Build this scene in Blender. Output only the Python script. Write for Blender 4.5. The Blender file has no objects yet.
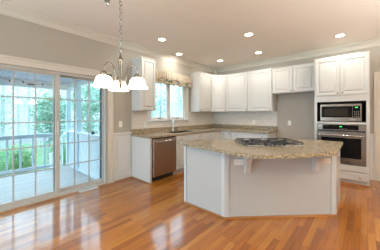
import bpy, bmesh, math, random
from mathutils import Vector, Matrix
R = math.radians
PI = math.pi
sc = bpy.context.scene
COL = sc.collection
random.seed(7)

# ------------------------------------------------------------------ camera, world, lights, exposure
FPX, HOR = 197.87, 114.456
cd = bpy.data.cameras.new('camera')
cam = bpy.data.objects.new('camera', cd)
COL.objects.link(cam)
cam.location = (3.625, 0.0, 1.2976)
cam.rotation_euler = (R(90), 0, R(41.268))
cd.sensor_fit = 'HORIZONTAL'
cd.sensor_width = 36.0
cd.lens = 36.0 * FPX / 380.0
cd.shift_y = -(125.0 - HOR) / 380.0
cd.clip_start = 0.02
sc.camera = cam

vs = sc.view_settings
vs.view_transform = 'Standard'
vs.look = 'None'
vs.gamma = 1.0
vs.exposure = -0.06
try:
    vs.use_curve_mapping = False
except Exception:
    pass
SKY = 8.0
CAN_W = 8.0
CEIL_FILL = 14.0
UP_FILL = 420.0  # power of the added torchiere uplights
REAR_FILL = 190.0  # power of the fill in the added rear windows
w = bpy.data.worlds.new('sky')
sc.world = w
w.use_nodes = True
nt = w.node_tree
bg = nt.nodes['Background']
tc = nt.nodes.new('ShaderNodeTexCoord')
sp = nt.nodes.new('ShaderNodeSeparateXYZ')
rp = nt.nodes.new('ShaderNodeValToRGB')
rp.color_ramp.elements[0].position = 0.06
rp.color_ramp.elements[0].color = (0.142, 0.180, 0.190, 1)
rp.color_ramp.elements[1].position = 0.42
rp.color_ramp.elements[1].color = (0.56, 0.82, 1.0, 1)
nt.links.new(tc.outputs['Generated'], sp.inputs[0])
nt.links.new(sp.outputs['Z'], rp.inputs[0])
nt.links.new(rp.outputs[0], bg.inputs['Color'])
bg.inputs['Strength'].default_value = SKY
try:
    sc.cycles.use_denoising = True
    sc.cycles.max_bounces = 10
    sc.cycles.diffuse_bounces = 5
    sc.cycles.glossy_bounces = 5
    sc.cycles.transparent_max_bounces = 16
    sc.cycles.sample_clamp_indirect = 6.0
    sc.cycles.caustics_reflective = False
    sc.cycles.caustics_refractive = False
except Exception:
    pass

CEIL = 2.75
YB = 5.324
X1 = 6.4          # room's right wall (out of view)
Y0 = -3.0         # room's rear wall (behind the camera)


def area_light(name, loc, rot, sx, sy, power, color, portal=False, shape='RECTANGLE', spread=None):
    l = bpy.data.lights.new(name, 'AREA')
    l.shape = shape
    l.size = sx
    if shape == 'RECTANGLE':
        l.size_y = sy
    l.energy = power
    l.color = color
    if spread:
        l.spread = spread
    o = bpy.data.objects.new(name, l)
    COL.objects.link(o)
    o.location = loc
    o.rotation_euler = rot
    if portal:
        try:
            l.cycles.is_portal = True
        except Exception:
            pass
    return o

# sky portals in three glazed openings, the rear one an added window
area_light('portal_patio_door', (-0.145, 0.57, 1.0), (0, R(-90), 0), 1.95, 2.35, 1, (1, 1, 1), portal=True)
area_light('portal_kitchen_window', (-0.14, 3.36, 1.66), (0, R(-90), 0), 0.9, 1.1, 1, (1, 1, 1), portal=True)
area_light('portal_added_rear_window', (0.95, Y0 - 0.2, 1.2), (R(90), 0, 0), 1.6, 1.8, 1, (1, 1, 1), portal=True)

# fill light set in the added rear windows behind the camera
area_light('rear_window_fill', (0.95, Y0 - 0.12, 1.2), (R(90), 0, 0), 1.5, 1.7, REAR_FILL, (0.58, 0.80, 1.0))

area_light('rear_window_fill', (5.1, Y0 - 0.12, 1.2), (R(90), 0, 0), 1.5, 1.7, REAR_FILL * 0.32, (0.96, 0.97, 1.0))

# ------------------------------------------------------------------ materials
def mat(name):
    m = bpy.data.materials.new(name)
    m.use_nodes = True
    return m, m.node_tree, m.node_tree.nodes['Principled BSDF']


def setp(b, **k):
    for a, v in k.items():
        n = a.replace('_', ' ')
        for s in b.inputs:
            if s.name.lower() == n.lower():
                s.default_value = v
                break


def paint(name, col, rough=0.5, noise=0.03, scale=6.0, spec=0.5, bump=0.0, metal=0.0, coat=0.0):
    m, t, b = mat(name)
    n = t.nodes.new('ShaderNodeTexNoise')
    tcn = t.nodes.new('ShaderNodeTexCoord')
    t.links.new(tcn.outputs['Object'], n.inputs['Vector'])
    n.inputs['Scale'].default_value = scale
    n.inputs['Detail'].default_value = 3
    mx = t.nodes.new('ShaderNodeMix')
    mx.data_type = 'RGBA'
    mx.inputs[6].default_value = tuple(max(0, c * (1 - noise)) for c in col) + (1,)
    mx.inputs[7].default_value = tuple(min(1, c * (1 + noise)) for c in col) + (1,)
    t.links.new(n.outputs['Fac'], mx.inputs[0])
    t.links.new(mx.outputs[2], b.inputs['Base Color'])
    setp(b, roughness=rough, specular_ior_level=spec, metallic=metal, coat_weight=coat, coat_roughness=0.08)
    if bump:
        bp = t.nodes.new('ShaderNodeBump')
        bp.inputs['Strength'].default_value = bump
        bp.inputs['Distance'].default_value = 0.01
        n2 = t.nodes.new('ShaderNodeTexNoise')
        n2.inputs['Scale'].default_value = 120
        t.links.new(tcn.outputs['Object'], n2.inputs['Vector'])
        t.links.new(n2.outputs['Fac'], bp.inputs['Height'])
        t.links.new(bp.outputs[0], b.inputs['Normal'])
    return m


def emit(name, col, strength, base=None):
    m, t, b = mat(name)
    c = base or col
    b.inputs['Base Color'].default_value = (*c, 1)
    setp(b, roughness=0.4, emission_strength=strength)
    b.inputs['Emission Color'].default_value = (*col, 1)
    return m


def steel(name, col=(0.62, 0.58, 0.54), rough=0.28, axis=0):
    m, t, b = mat(name)
    tcn = t.nodes.new('ShaderNodeTexCoord')
    mp = t.nodes.new('ShaderNodeMapping')
    s = [400, 400, 400]
    s[axis] = 3
    mp.inputs['Scale'].default_value = s
    n = t.nodes.new('ShaderNodeTexNoise')
    n.inputs['Scale'].default_value = 1.0
    t.links.new(tcn.outputs['Object'], mp.inputs['Vector'])
    t.links.new(mp.outputs[0], n.inputs['Vector'])
    r = t.nodes.new('ShaderNodeMapRange')
    r.inputs['To Min'].default_value = rough - 0.06
    r.inputs['To Max'].default_value = rough + 0.08
    t.links.new(n.outputs['Fac'], r.inputs['Value'])
    t.links.new(r.outputs[0], b.inputs['Roughness'])
    b.inputs['Base Color'].default_value = (*col, 1)
    b.inputs['Metallic'].default_value = 1.0
    return m


def glass_pane(name, tint=(0.93, 0.97, 0.98)):
    m = bpy.data.materials.new(name)
    m.use_nodes = True
    t = m.node_tree
    t.nodes.clear()
    out = t.nodes.new('ShaderNodeOutputMaterial')
    tr = t.nodes.new('ShaderNodeBsdfTransparent')
    tr.inputs[0].default_value = (*tint, 1)
    gl = t.nodes.new('ShaderNodeBsdfGlossy')
    gl.inputs['Roughness'].default_value = 0.0
    lw = t.nodes.new('ShaderNodeLayerWeight')
    lw.inputs['Blend'].default_value = 0.5
    pw = t.nodes.new('ShaderNodeMath'); pw.operation = 'POWER'; pw.inputs[1].default_value = 5.0
    t.links.new(lw.outputs['Facing'], pw.inputs[0])
    fr = t.nodes.new('ShaderNodeMath'); fr.operation = 'MULTIPLY_ADD'
    fr.inputs[1].default_value = 0.96; fr.inputs[2].default_value = 0.07
    t.links.new(pw.outputs[0], fr.inputs[0])
    mx = t.nodes.new('ShaderNodeMixShader')
    t.links.new(fr.outputs[0], mx.inputs[0])
    t.links.new(tr.outputs[0], mx.inputs[1])
    t.links.new(gl.outputs[0], mx.inputs[2])
    t.links.new(mx.outputs[0], out.inputs[0])
    return m


def leaf(name, col):
    m = paint(name, col, 0.5, 0.45, 3)
    t = m.node_tree
    b_ = t.nodes['Principled BSDF']
    tr = t.nodes.new('ShaderNodeBsdfTranslucent')
    src = b_.inputs['Base Color'].links[0].from_socket
    t.links.new(src, tr.inputs[0])
    mx = t.nodes.new('ShaderNodeMixShader')
    mx.inputs[0].default_value = 0.5
    t.links.new(b_.outputs[0], mx.inputs[1])
    t.links.new(tr.outputs[0], mx.inputs[2])
    t.links.new(mx.outputs[0], t.nodes['Material Output'].inputs[0])
    return m


def floor_mat():
    m, t, b = mat('oak_strip_floor')
    N, Lk = t.nodes.new, t.links.new
    tcn = N('ShaderNodeTexCoord')
    s = N('ShaderNodeSeparateXYZ')
    Lk(tcn.outputs['Object'], s.inputs[0])

    def mth(op, a, b_=None):
        n = N('ShaderNodeMath')
        n.operation = op
        for i, v in enumerate((a, b_)):
            if v is None:
                continue
            if isinstance(v, (int, float)):
                n.inputs[i].default_value = v
            else:
                Lk(v, n.inputs[i])
        return n.outputs[0]
    W_ = 0.062
    xr = mth('DIVIDE', s.outputs['X'], W_)
    row = mth('FLOOR', xr)
    fx = mth('FRACT', xr)
    wn = N('ShaderNodeTexWhiteNoise')
    wn.noise_dimensions = '1D'
    Lk(row, wn.inputs['W'])
    yo = mth('MULTIPLY', wn.outputs['Value'], 7.3)
    yr = mth('ADD', mth('DIVIDE', s.outputs['Y'], 0.62), yo)
    seg = mth('FLOOR', yr)
    fy = mth('FRACT', yr)
    cb = N('ShaderNodeCombineXYZ')
    Lk(row, cb.inputs[0])
    Lk(seg, cb.inputs[1])
    w2 = N('ShaderNodeTexWhiteNoise')
    w2.noise_dimensions = '3D'
    Lk(cb.outputs[0], w2.inputs['Vector'])
    rmp = N('ShaderNodeValToRGB')
    cr = rmp.color_ramp
    cr.elements[0].position = 0.0
    cr.elements[0].color = (0.21, 0.060, 0.005, 1)
    cr.elements[1].position = 1.0
    cr.elements[1].color = (0.42, 0.170, 0.024, 1)
    e = cr.elements.new(0.35)
    e.color = (0.30, 0.096, 0.007, 1)
    e = cr.elements.new(0.7)
    e.color = (0.36, 0.124, 0.011, 1)
    Lk(w2.outputs['Value'], rmp.inputs[0])
    # grain
    mp = N('ShaderNodeMapping')
    mp.inputs['Scale'].default_value = (60, 2.5, 1)
    va = N('ShaderNodeVectorMath')
    va.operation = 'ADD'
    Lk(tcn.outputs['Object'], va.inputs[0])
    Lk(w2.outputs['Color'], va.inputs[1])
    Lk(va.outputs[0], mp.inputs['Vector'])
    ns = N('ShaderNodeTexNoise')
    ns.inputs['Scale'].default_value = 1.0
    ns.inputs['Detail'].default_value = 4
    ns.inputs['Distortion'].default_value = 0.6
    Lk(mp.outputs[0], ns.inputs['Vector'])
    gr = N('ShaderNodeMapRange')
    gr.inputs['From Min'].default_value = 0.3
    gr.inputs['From Max'].default_value = 0.7
    gr.inputs['To Min'].default_value = 0.72
    gr.inputs['To Max'].default_value = 1.15
    Lk(ns.outputs['Fac'], gr.inputs['Value'])
    # gaps
    ex = mth('MINIMUM', fx, mth('SUBTRACT', 1.0, fx))
    ey = mth('MINIMUM', fy, mth('SUBTRACT', 1.0, fy))
    gx = mth('GREATER_THAN', ex, 0.018)
    gy = mth('GREATER_THAN', ey, 0.0022)
    gap = mth('MULTIPLY', gx, gy)
    gapc = mth('ADD', mth('MULTIPLY', gap, 0.55), 0.45)
    k = mth('MULTIPLY', gr.outputs[0], gapc)
    sc2 = N('ShaderNodeVectorMath')
    sc2.operation = 'SCALE'
    Lk(rmp.outputs[0], sc2.inputs[0])
    Lk(k, sc2.inputs['Scale'])
    Lk(sc2.outputs[0], b.inputs['Base Color'])
    bp = N('ShaderNodeBump')
    bp.inputs['Strength'].default_value = 0.25
    bp.inputs['Distance'].default_value = 0.002
    hn = mth('ADD', mth('MULTIPLY', ns.outputs['Fac'], 0.25), gap)
    Lk(hn, bp.inputs['Height'])
    Lk(bp.outputs[0], b.inputs['Normal'])
    Lk(bp.outputs[0], b.inputs['Coat Normal'])
    setp(b, roughness=0.42, specular_ior_level=0.25, coat_weight=0.9, coat_roughness=0.12, coat_ior=1.5)
    return m


def granite_mat(name='granite'):
    m, t, b = mat(name)
    N, Lk = t.nodes.new, t.links.new
    tcn = N('ShaderNodeTexCoord')
    a = N('ShaderNodeTexNoise')
    a.inputs['Scale'].default_value = 60
    a.inputs['Detail'].default_value = 6
    a.inputs['Roughness'].default_value = 0.75
    Lk(tcn.outputs['Object'], a.inputs['Vector'])
    r = N('ShaderNodeValToRGB')
    cr = r.color_ramp
    cr.elements[0].position = 0.30
    cr.elements[0].color = (0.05, 0.035, 0.022, 1)
    cr.elements[1].position = 0.75
    cr.elements[1].color = (0.60, 0.53, 0.41, 1)
    for p_, c in ((0.42, (0.12, 0.088, 0.052)), (0.49, (0.33, 0.26, 0.165)), (0.57, (0.48, 0.405, 0.28))):
        e = cr.elements.new(p_)
        e.color = (*c, 1)
    Lk(a.outputs['Fac'], r.inputs[0])
    v = N('ShaderNodeTexVoronoi')
    v.inputs['Scale'].default_value = 95
    Lk(tcn.outputs['Object'], v.inputs['Vector'])
    sv = N('ShaderNodeSeparateXYZ')
    Lk(v.outputs['Color'], sv.inputs[0])
    g = N('ShaderNodeMath')
    g.operation = 'GREATER_THAN'
    g.inputs[1].default_value = 0.86
    Lk(sv.outputs[0], g.inputs[0])
    mx = N('ShaderNodeMix')
    mx.data_type = 'RGBA'
    Lk(g.outputs[0], mx.inputs[0])
    Lk(r.outputs[0], mx.inputs[6])
    mx.inputs[7].default_value = (0.10, 0.07, 0.045, 1)
    Lk(mx.outputs[2], b.inputs['Base Color'])
    setp(b, roughness=0.22, specular_ior_level=0.4)
    return m


def tile_mat():
    m, t, b = mat('white_subway_tile')
    N, Lk = t.nodes.new, t.links.new
    tcn = N('ShaderNodeTexCoord')
    sp_ = N('ShaderNodeSeparateXYZ')
    Lk(tcn.outputs['Object'], sp_.inputs[0])
    ad = N('ShaderNodeMath')
    Lk(sp_.outputs[0], ad.inputs[0])
    Lk(sp_.outputs[1], ad.inputs[1])
    cb = N('ShaderNodeCombineXYZ')
    Lk(ad.outputs[0], cb.inputs[0])
    Lk(sp_.outputs[2], cb.inputs[1])
    br = N('ShaderNodeTexBrick')
    br.inputs['Scale'].default_value = 1.0
    br.inputs['Brick Width'].default_value = 0.155
    br.inputs['Row Height'].default_value = 0.0775
    br.inputs['Mortar Size'].default_value = 0.0025
    br.inputs['Color1'].default_value = (0.70, 0.655, 0.59, 1)
    br.inputs['Color2'].default_value = (0.66, 0.61, 0.545, 1)
    br.inputs['Mortar'].default_value = (0.52, 0.48, 0.43, 1)
    Lk(cb.outputs[0], br.inputs['Vector'])
    Lk(br.outputs['Color'], b.inputs['Base Color'])
    bp = N('ShaderNodeBump')
    bp.inputs['Strength'].default_value = 0.4
    bp.inputs['Distance'].default_value = 0.002
    bp.invert = True
    Lk(br.outputs['Fac'], bp.inputs['Height'])
    Lk(bp.outputs[0], b.inputs['Normal'])
    setp(b, roughness=0.15)
    return m


def boards_mat(name, c1, c2, width, axis='X', gap=0.06, rough=0.7):
    m, t, b = mat(name)
    N, Lk = t.nodes.new, t.links.new
    tcn = N('ShaderNodeTexCoord')
    s = N('ShaderNodeSeparateXYZ')
    Lk(tcn.outputs['Object'], s.inputs[0])
    d = N('ShaderNodeMath')
    d.operation = 'DIVIDE'
    Lk(s.outputs[axis], d.inputs[0])
    d.inputs[1].default_value = width
    f = N('ShaderNodeMath')
    f.operation = 'FRACT'
    Lk(d.outputs[0], f.inputs[0])
    g = N('ShaderNodeMath')
    g.operation = 'GREATER_THAN'
    Lk(f.outputs[0], g.inputs[0])
    g.inputs[1].default_value = gap
    fl = N('ShaderNodeMath')
    fl.operation = 'FLOOR'
    Lk(d.outputs[0], fl.inputs[0])
    wn = N('ShaderNodeTexWhiteNoise')
    wn.noise_dimensions = '1D'
    Lk(fl.outputs[0], wn.inputs['W'])
    mx = N('ShaderNodeMix')
    mx.data_type = 'RGBA'
    mx.inputs[6].default_value = (*c1, 1)
    mx.inputs[7].default_value = (*c2, 1)
    Lk(wn.outputs['Value'], mx.inputs[0])
    m2 = N('ShaderNodeMix')
    m2.data_type = 'RGBA'
    m2.inputs[6].default_value = tuple(c * 0.4 for c in c1) + (1,)
    Lk(g.outputs[0], m2.inputs[0])
    Lk(mx.outputs[2], m2.inputs[7])
    Lk(m2.outputs[2], b.inputs['Base Color'])
    setp(b, roughness=rough)
    return m


def fabric_mat():
    # cream curtain cloth with a printed band of small flowers
    m, t, b = mat('floral_valance_fabric')
    N, Lk = t.nodes.new, t.links.new
    tcn = N('ShaderNodeTexCoord')
    s = N('ShaderNodeSeparateXYZ')
    Lk(tcn.outputs['Object'], s.inputs[0])
    base = (0.54, 0.49, 0.40, 1)
    prev = None
    specs = [((0.30, 0.08, 0.08), 9.0, 0.0, 0.100, 0.15, 0.86), ((0.42, 0.31, 0.12), 13.0, 3.1, 0.050, 0.13, 0.72),
             ((0.14, 0.20, 0.13), 11.0, 7.7, 0.050, 0.13, 0.80), ((0.14, 0.16, 0.24), 8.0, 12.0, 0.030, 0.10, 0.86),
             ((0.44, 0.36, 0.25), 24.0, 20.0, 0.0, 0.30, 0.84)]
    for col, scl, off, z0, z1, th in specs:
        mp = N('ShaderNodeMapping')
        mp.inputs['Location'].default_value = (0, off, 0)
        mp.inputs['Scale'].default_value = (0.01, 1.0, 1.0)
        Lk(tcn.outputs['Object'], mp.inputs['Vector'])
        v = N('ShaderNodeTexVoronoi')
        v.inputs['Scale'].default_value = scl * 1.8
        Lk(mp.outputs[0], v.inputs['Vector'])
        sv = N('ShaderNodeSeparateXYZ')
        Lk(v.outputs['Color'], sv.inputs[0])
        a = N('ShaderNodeMath'); a.operation = 'GREATER_THAN'; a.inputs[1].default_value = th
        Lk(sv.outputs[0], a.inputs[0])
        r1 = N('ShaderNodeMath'); r1.operation = 'GREATER_THAN'; r1.inputs[1].default_value = z0
        r2 = N('ShaderNodeMath'); r2.operation = 'LESS_THAN'; r2.inputs[1].default_value = z1
        Lk(s.outputs['Z'], r1.inputs[0]); Lk(s.outputs['Z'], r2.inputs[0])
        p1 = N('ShaderNodeMath'); p1.operation = 'MULTIPLY'
        Lk(r1.outputs[0], p1.inputs[0]); Lk(r2.outputs[0], p1.inputs[1])
        p2 = N('ShaderNodeMath'); p2.operation = 'MULTIPLY'
        Lk(p1.outputs[0], p2.inputs[0]); Lk(a.outputs[0], p2.inputs[1])
        mx = N('ShaderNodeMix'); mx.data_type = 'RGBA'
        Lk(p2.outputs[0], mx.inputs[0])
        if prev is None:
            mx.inputs[6].default_value = base
        else:
            Lk(prev, mx.inputs[6])
        mx.inputs[7].default_value = (*col, 1)
        prev = mx.outputs[2]
    Lk(prev, b.inputs['Base Color'])
    setp(b, roughness=0.9, specular_ior_level=0.1)
    return m

M = {}
M['wall'] = paint('greige_wall_paint', (0.375, 0.348, 0.297), 0.6, 0.015, 3, bump=0.03)
M['ceiling'] = paint('ceiling_paint', (0.82, 0.765, 0.69), 0.8, 0.012, 2, spec=0.2, bump=0.05)
M['trim'] = paint('cream_trim_paint', (0.58, 0.55, 0.48), 0.35, 0.015)
M['white'] = paint('white_wainscot_paint', (0.62, 0.62, 0.605), 0.35, 0.015)
M['cab'] = paint('white_cabinet_paint', (0.57, 0.565, 0.54), 0.32, 0.012)
M['cabtoe'] = paint('toe_kick_paint', (0.50, 0.47, 0.44), 0.5)
M['island'] = paint('island_panel_paint', (0.43, 0.44, 0.43), 0.45, 0.02)
M['floor'] = floor_mat()
M['granite'] = granite_mat()
M['tile'] = tile_mat()
M['wood'] = paint('oak_moulding', (0.36, 0.16, 0.06), 0.3, 0.15, 30)
M['steel'] = steel('brushed_steel', (0.19, 0.150, 0.118), 0.27, 0)
M['steelv'] = steel('brushed_steel_upright', (0.40, 0.30, 0.235), 0.30, 2)
M['chrome'] = paint('polished_chrome', (0.55, 0.54, 0.53), 0.15, 0.01, metal=1.0)
M['nickel'] = paint('brushed_nickel', (0.24, 0.22, 0.19), 0.25, 0.04, 20, metal=1.0)
M['bronze'] = paint('dull_pewter', (0.28, 0.23, 0.18), 0.4, 0.04, 20, metal=1.0)
M['black'] = paint('black_enamel', (0.012, 0.012, 0.013), 0.35, 0.1)
M['iron'] = paint('cast_iron', (0.012, 0.012, 0.014), 0.5, 0.1)
M['blackglass'] = paint('black_appliance_glass', (0.005, 0.005, 0.006), 0.04, 0.0, spec=0.14)
M['dark'] = paint('dark_niche_lining', (0.035, 0.025, 0.018), 0.6)
M['plate'] = paint('white_plastic_plate', (0.78, 0.75, 0.70), 0.35, 0.01)
M['slot'] = paint('dark_plastic_slots', (0.10, 0.09, 0.08), 0.5)
M['green'] = emit('green_display_digits', (0.05, 1.0, 0.2), 1.2)
M['can'] = emit('recessed_lamp_lens', (1.0, 0.88, 0.70), 14.0)
M['shade'] = emit('frosted_glass_shade', (1.0, 0.90, 0.74), 8.0, (0.9, 0.85, 0.75))
M['glass'] = glass_pane('clear_window_glass')
M['vinyl'] = paint('white_vinyl_sash', (0.72, 0.74, 0.74), 0.4, 0.01)
M['doorframe'] = paint('almond_door_frame', (0.45, 0.44, 0.41), 0.4, 0.01)
M['muntin'] = paint('almond_muntin', (0.40, 0.43, 0.43), 0.4, 0.01)
M['bluegasket'] = paint('blue_grey_screen_frame', (0.16, 0.24, 0.30), 0.5)
M['fabric'] = fabric_mat()
M['vent'] = paint('white_register_metal', (0.62, 0.64, 0.64), 0.4)
M['deck'] = boards_mat('pale_deck_boards', (0.52, 0.49, 0.47), (0.60, 0.57, 0.54), 0.115, 'X', 0.13)
M['siding'] = paint('pale_blue_porch_paint', (0.58, 0.72, 0.80), 0.6, 0.02)
M['porchceil'] = boards_mat('blue_beadboard', (0.13, 0.28, 0.52), (0.16, 0.31, 0.56), 0.06, 'Y', 0.12)
M['railwhite'] = paint('pale_railing_paint', (0.55, 0.65, 0.74), 0.6, 0.03)
M['sidewhite'] = paint('white_side_boards', (0.78, 0.84, 0.88), 0.6, 0.03)
M['bulb'] = paint('dark_string_bulb', (0.05, 0.08, 0.10), 0.2)
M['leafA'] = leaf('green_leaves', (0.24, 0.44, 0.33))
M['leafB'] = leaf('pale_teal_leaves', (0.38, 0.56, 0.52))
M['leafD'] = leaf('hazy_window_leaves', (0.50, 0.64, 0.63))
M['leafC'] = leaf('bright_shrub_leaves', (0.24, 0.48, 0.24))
M['bark'] = paint('pale_grey_bark', (0.42, 0.45, 0.45), 0.8, 0.35, 6)
M['lawn'] = paint('lawn', (0.10, 0.18, 0.09), 0.9, 0.35, 1.5)
M['litter'] = paint('leaf_litter', (0.17, 0.16, 0.15), 0.9, 0.3, 1.5)

# ------------------------------------------------------------------ helpers
def box(bm, x0, x1, y0, y1, z0, z1, bev=0.0, seg=1):
    if x0 > x1: x0, x1 = x1, x0
    if y0 > y1: y0, y1 = y1, y0
    if z0 > z1: z0, z1 = z1, z0
    vs_ = [bm.verts.new(p) for p in ((x0, y0, z0), (x1, y0, z0), (x1, y1, z0), (x0, y1, z0),
                                     (x0, y0, z1), (x1, y0, z1), (x1, y1, z1), (x0, y1, z1))]
    fs = [bm.faces.new([vs_[i] for i in f]) for f in ((0, 3, 2, 1), (4, 5, 6, 7), (0, 1, 5, 4), (1, 2, 6, 5), (2, 3, 7, 6), (3, 0, 4, 7))]
    if bev > 0:
        es = list({e for f in fs for e in f.edges})
        bmesh.ops.bevel(bm, geom=es, offset=bev, segments=seg, affect='EDGES', profile=0.5)


def prism(bm, pts, z0, z1, bev=0.0):
    n = len(pts)
    a = [bm.verts.new((p[0], p[1], z0)) for p in pts]
    b = [bm.verts.new((p[0], p[1], z1)) for p in pts]
    fs = [bm.faces.new(a[::-1]), bm.faces.new(b)]
    for i in range(n):
        j = (i + 1) % n
        fs.append(bm.faces.new((a[i], a[j], b[j], b[i])))
    if bev:
        es = [e for e in {e for f in fs[:2] for e in f.edges}]
        bmesh.ops.bevel(bm, geom=es, offset=bev, segments=3, affect='EDGES', profile=0.5)
    return fs


def extrude_profile(bm, prof, P, A, U, L0, L1):
    """profile points (a,u) in the A/U plane swept along the third axis D from L0 to L1"""
    A, U = Vector(A), Vector(U)
    D = A.cross(U)
    P = Vector(P)
    a = [bm.verts.new(P + A * q[0] + U * q[1] + D * L0) for q in prof]
    b = [bm.verts.new(P + A * q[0] + U * q[1] + D * L1) for q in prof]
    bm.faces.new(a[::-1]); bm.faces.new(b)
    n = len(prof)
    for i in range(n):
        j = (i + 1) % n
        bm.faces.new((a[i], a[j], b[j], b[i]))


def lathe(bm, prof, seg=24, c=(0, 0, 0), axis='Z', ripple=None):
    rings = []
    for k, (r, h) in enumerate(prof):
        ring = []
        for i in range(seg):
            a = 2 * PI * i / seg
            rr = r
            if ripple:
                rr = r * (1 + ripple(k, a))
            if axis == 'Z':
                p = (rr * math.cos(a), rr * math.sin(a), h)
            elif axis == 'Y':
                p = (rr * math.cos(a), h, rr * math.sin(a))
            else:
                p = (h, rr * math.cos(a), rr * math.sin(a))
            ring.append(bm.verts.new((p[0] + c[0], p[1] + c[1], p[2] + c[2])))
        rings.append(ring)
    for k in range(len(rings) - 1):
        for i in range(seg):
            j = (i + 1) % seg
            bm.faces.new((rings[k][i], rings[k][j], rings[k + 1][j], rings[k + 1][i]))
    if prof[0][0] > 1e-5:
        bm.faces.new(rings[0][::-1])
    if prof[-1][0] > 1e-5:
        bm.faces.new(rings[-1])


def tube(bm, pts, r, seg=10, closed=False, r_end=None):
    pts = [Vector(p) for p in pts]
    n = len(pts)
    rings = []
    up = None
    for i, p in enumerate(pts):
        if closed:
            d = pts[(i + 1) % n] - pts[i - 1]
        else:
            d = pts[min(i + 1, n - 1)] - pts[max(i - 1, 0)]
        d.normalize()
        if up is None:
            up = Vector((0, 0, 1)) if abs(d.z) < 0.9 else Vector((1, 0, 0))
        s = d.cross(up)
        if s.length < 1e-4:
            s = d.orthogonal()
        s.normalize()
        up = s.cross(d).normalized()
        rr = r if r_end is None else r + (r_end - r) * i / max(1, n - 1)
        rings.append([bm.verts.new(p + (s * math.cos(2 * PI * k / seg) + up * math.sin(2 * PI * k / seg)) * rr) for k in range(seg)])
    m = n if closed else n - 1
    for i in range(m):
        a, b = rings[i], rings[(i + 1) % n]
        for k in range(seg):
            j = (k + 1) % seg
            bm.faces.new((a[k], a[j], b[j], b[k]))
    if not closed:
        bm.faces.new(rings[0][::-1]); bm.faces.new(rings[-1])


def obj(name, bm, m, parent=None, loc=None, rz=None, smooth=False):
    bmesh.ops.remove_doubles(bm, verts=bm.verts, dist=1e-6)
    bmesh.ops.recalc_face_normals(bm, faces=bm.faces)
    me = bpy.data.meshes.new(name)
    bm.to_mesh(me)
    bm.free()
    if isinstance(m, (list, tuple)):
        for q in m: me.materials.append(q)
    else:
        me.materials.append(m)
    if smooth:
        for p in me.polygons: p.use_smooth = True
        try:
            me.set_sharp_from_angle(angle=R(40))
        except Exception:
            pass
    o = bpy.data.objects.new(name, me)
    COL.objects.link(o)
    if parent: o.parent = parent
    if loc is not None: o.location = loc
    if rz is not None: o.rotation_euler = (0, 0, rz)
    return o


def thing(name, label, cat, loc=(0, 0, 0), rz=0.0, group=None):
    o = bpy.data.objects.new(name, None)
    o.empty_display_size = 0.1
    COL.objects.link(o)
    o.location = loc
    o.rotation_euler = (0, 0, rz)
    tag(o, label, cat, group)
    return o


def tag(o, label, cat, group=None):
    o['label'] = label
    o['category'] = cat
    if group: o['group'] = group
    return o


def struct(name, bm, m, parent=None, smooth=False, label=None):
    o = obj(name, bm, m, parent, smooth=smooth)
    if parent is None: o['kind'] = 'structure'
    if label: o['label'] = label
    return o


def BM(): return bmesh.new()


def copy_tree(o, parent=None):
    c = o.copy()
    COL.objects.link(c)
    if parent: c.parent = parent
    for ch in list(o.children):
        copy_tree(ch, c)
    return c

# ------------------------------------------------------------------ room shell
b = BM(); box(b, 0, X1, Y0, YB, -0.10, 0.0)
struct('floor', b, M['floor'])
b = BM(); box(b, -0.15, X1 + 0.15, Y0 - 0.15, YB + 0.15, CEIL, CEIL + 0.1)
struct('ceiling', b, M['ceiling'])

DY0, DY1, DZ = -0.62, 1.766, 1.975     # sliding door rough opening
WY0, WY1, WZ0, WZ1 = 2.76, 3.955, 1.165, 2.20   # kitchen window rough opening
b = BM()
T0 = -0.15
box(b, T0, 0, Y0, DY0, -0.1, CEIL)
box(b, T0, 0, DY0, DY1, DZ, CEIL)
box(b, T0, 0, DY0, DY1, -0.1, -0.001)
box(b, T0, 0, DY1, WY0, -0.1, CEIL)
box(b, T0, 0, WY0, WY1, -0.1, WZ0)
box(b, T0, 0, WY0, WY1, WZ1, CEIL)
box(b, T0, 0, WY1, YB, -0.1, CEIL)
struct('wall_left', b, M['wall'])
b = BM(); box(b, T0, 3.80, YB, YB + 0.15, -0.1, CEIL); box(b, 3.80, 4.70, YB, YB + 0.15, 2.06, CEIL); box(b, 4.70, X1, YB, YB + 0.15, -0.1, CEIL)
struct('wall_back', b, M['wall'])
b = BM(); box(b, X1, X1 + 0.15, Y0, YB + 0.15, -0.1, CEIL)
struct('wall_right', b, M['wall'])
RX0, RX1, RZ0, RZ1 = 0.15, 1.75, 0.30, 2.10
b = BM()
SX_ = 4.15                                  # shift to the second added rear window
for a_, c_ in ((T0, RX0), (RX1, RX0 + SX_), (RX1 + SX_, X1 + 0.15)): box(b, a_, c_, Y0 - 0.15, Y0, -0.1, CEIL)
for q_ in (0, SX_):
    box(b, RX0 + q_, RX1 + q_, Y0 - 0.15, Y0, -0.1, RZ0); box(b, RX0 + q_, RX1 + q_, Y0 - 0.15, Y0, RZ1, CEIL)
struct('wall_rear', b, M['wall'])
# rear windows added behind the camera to hold the fill light
for wname, OX in (('added_window_2', 0.0), ('added_window_3', SX_)):
    b = BM()
    x0_, x1_ = RX0 + OX, RX1 + OX
    box(b, x0_, x1_, Y0 - 0.09, Y0 - 0.03, RZ0, RZ0 + 0.06); box(b, x0_, x1_, Y0 - 0.09, Y0 - 0.03, RZ1 - 0.06, RZ1)
    for xx in (x0_, x0_ + 0.77, x1_ - 0.06): box(b, xx, xx + 0.06, Y0 - 0.09, Y0 - 0.03, RZ0 + 0.06, RZ1 - 0.06)
    rw = struct(wname, b, M['vinyl'])
    b = BM(); box(b, x0_ + 0.05, x1_ - 0.05, Y0 - 0.065, Y0 - 0.060, RZ0 + 0.05, RZ1 - 0.05)
    obj('pane', b, M['glass'], rw)

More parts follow.
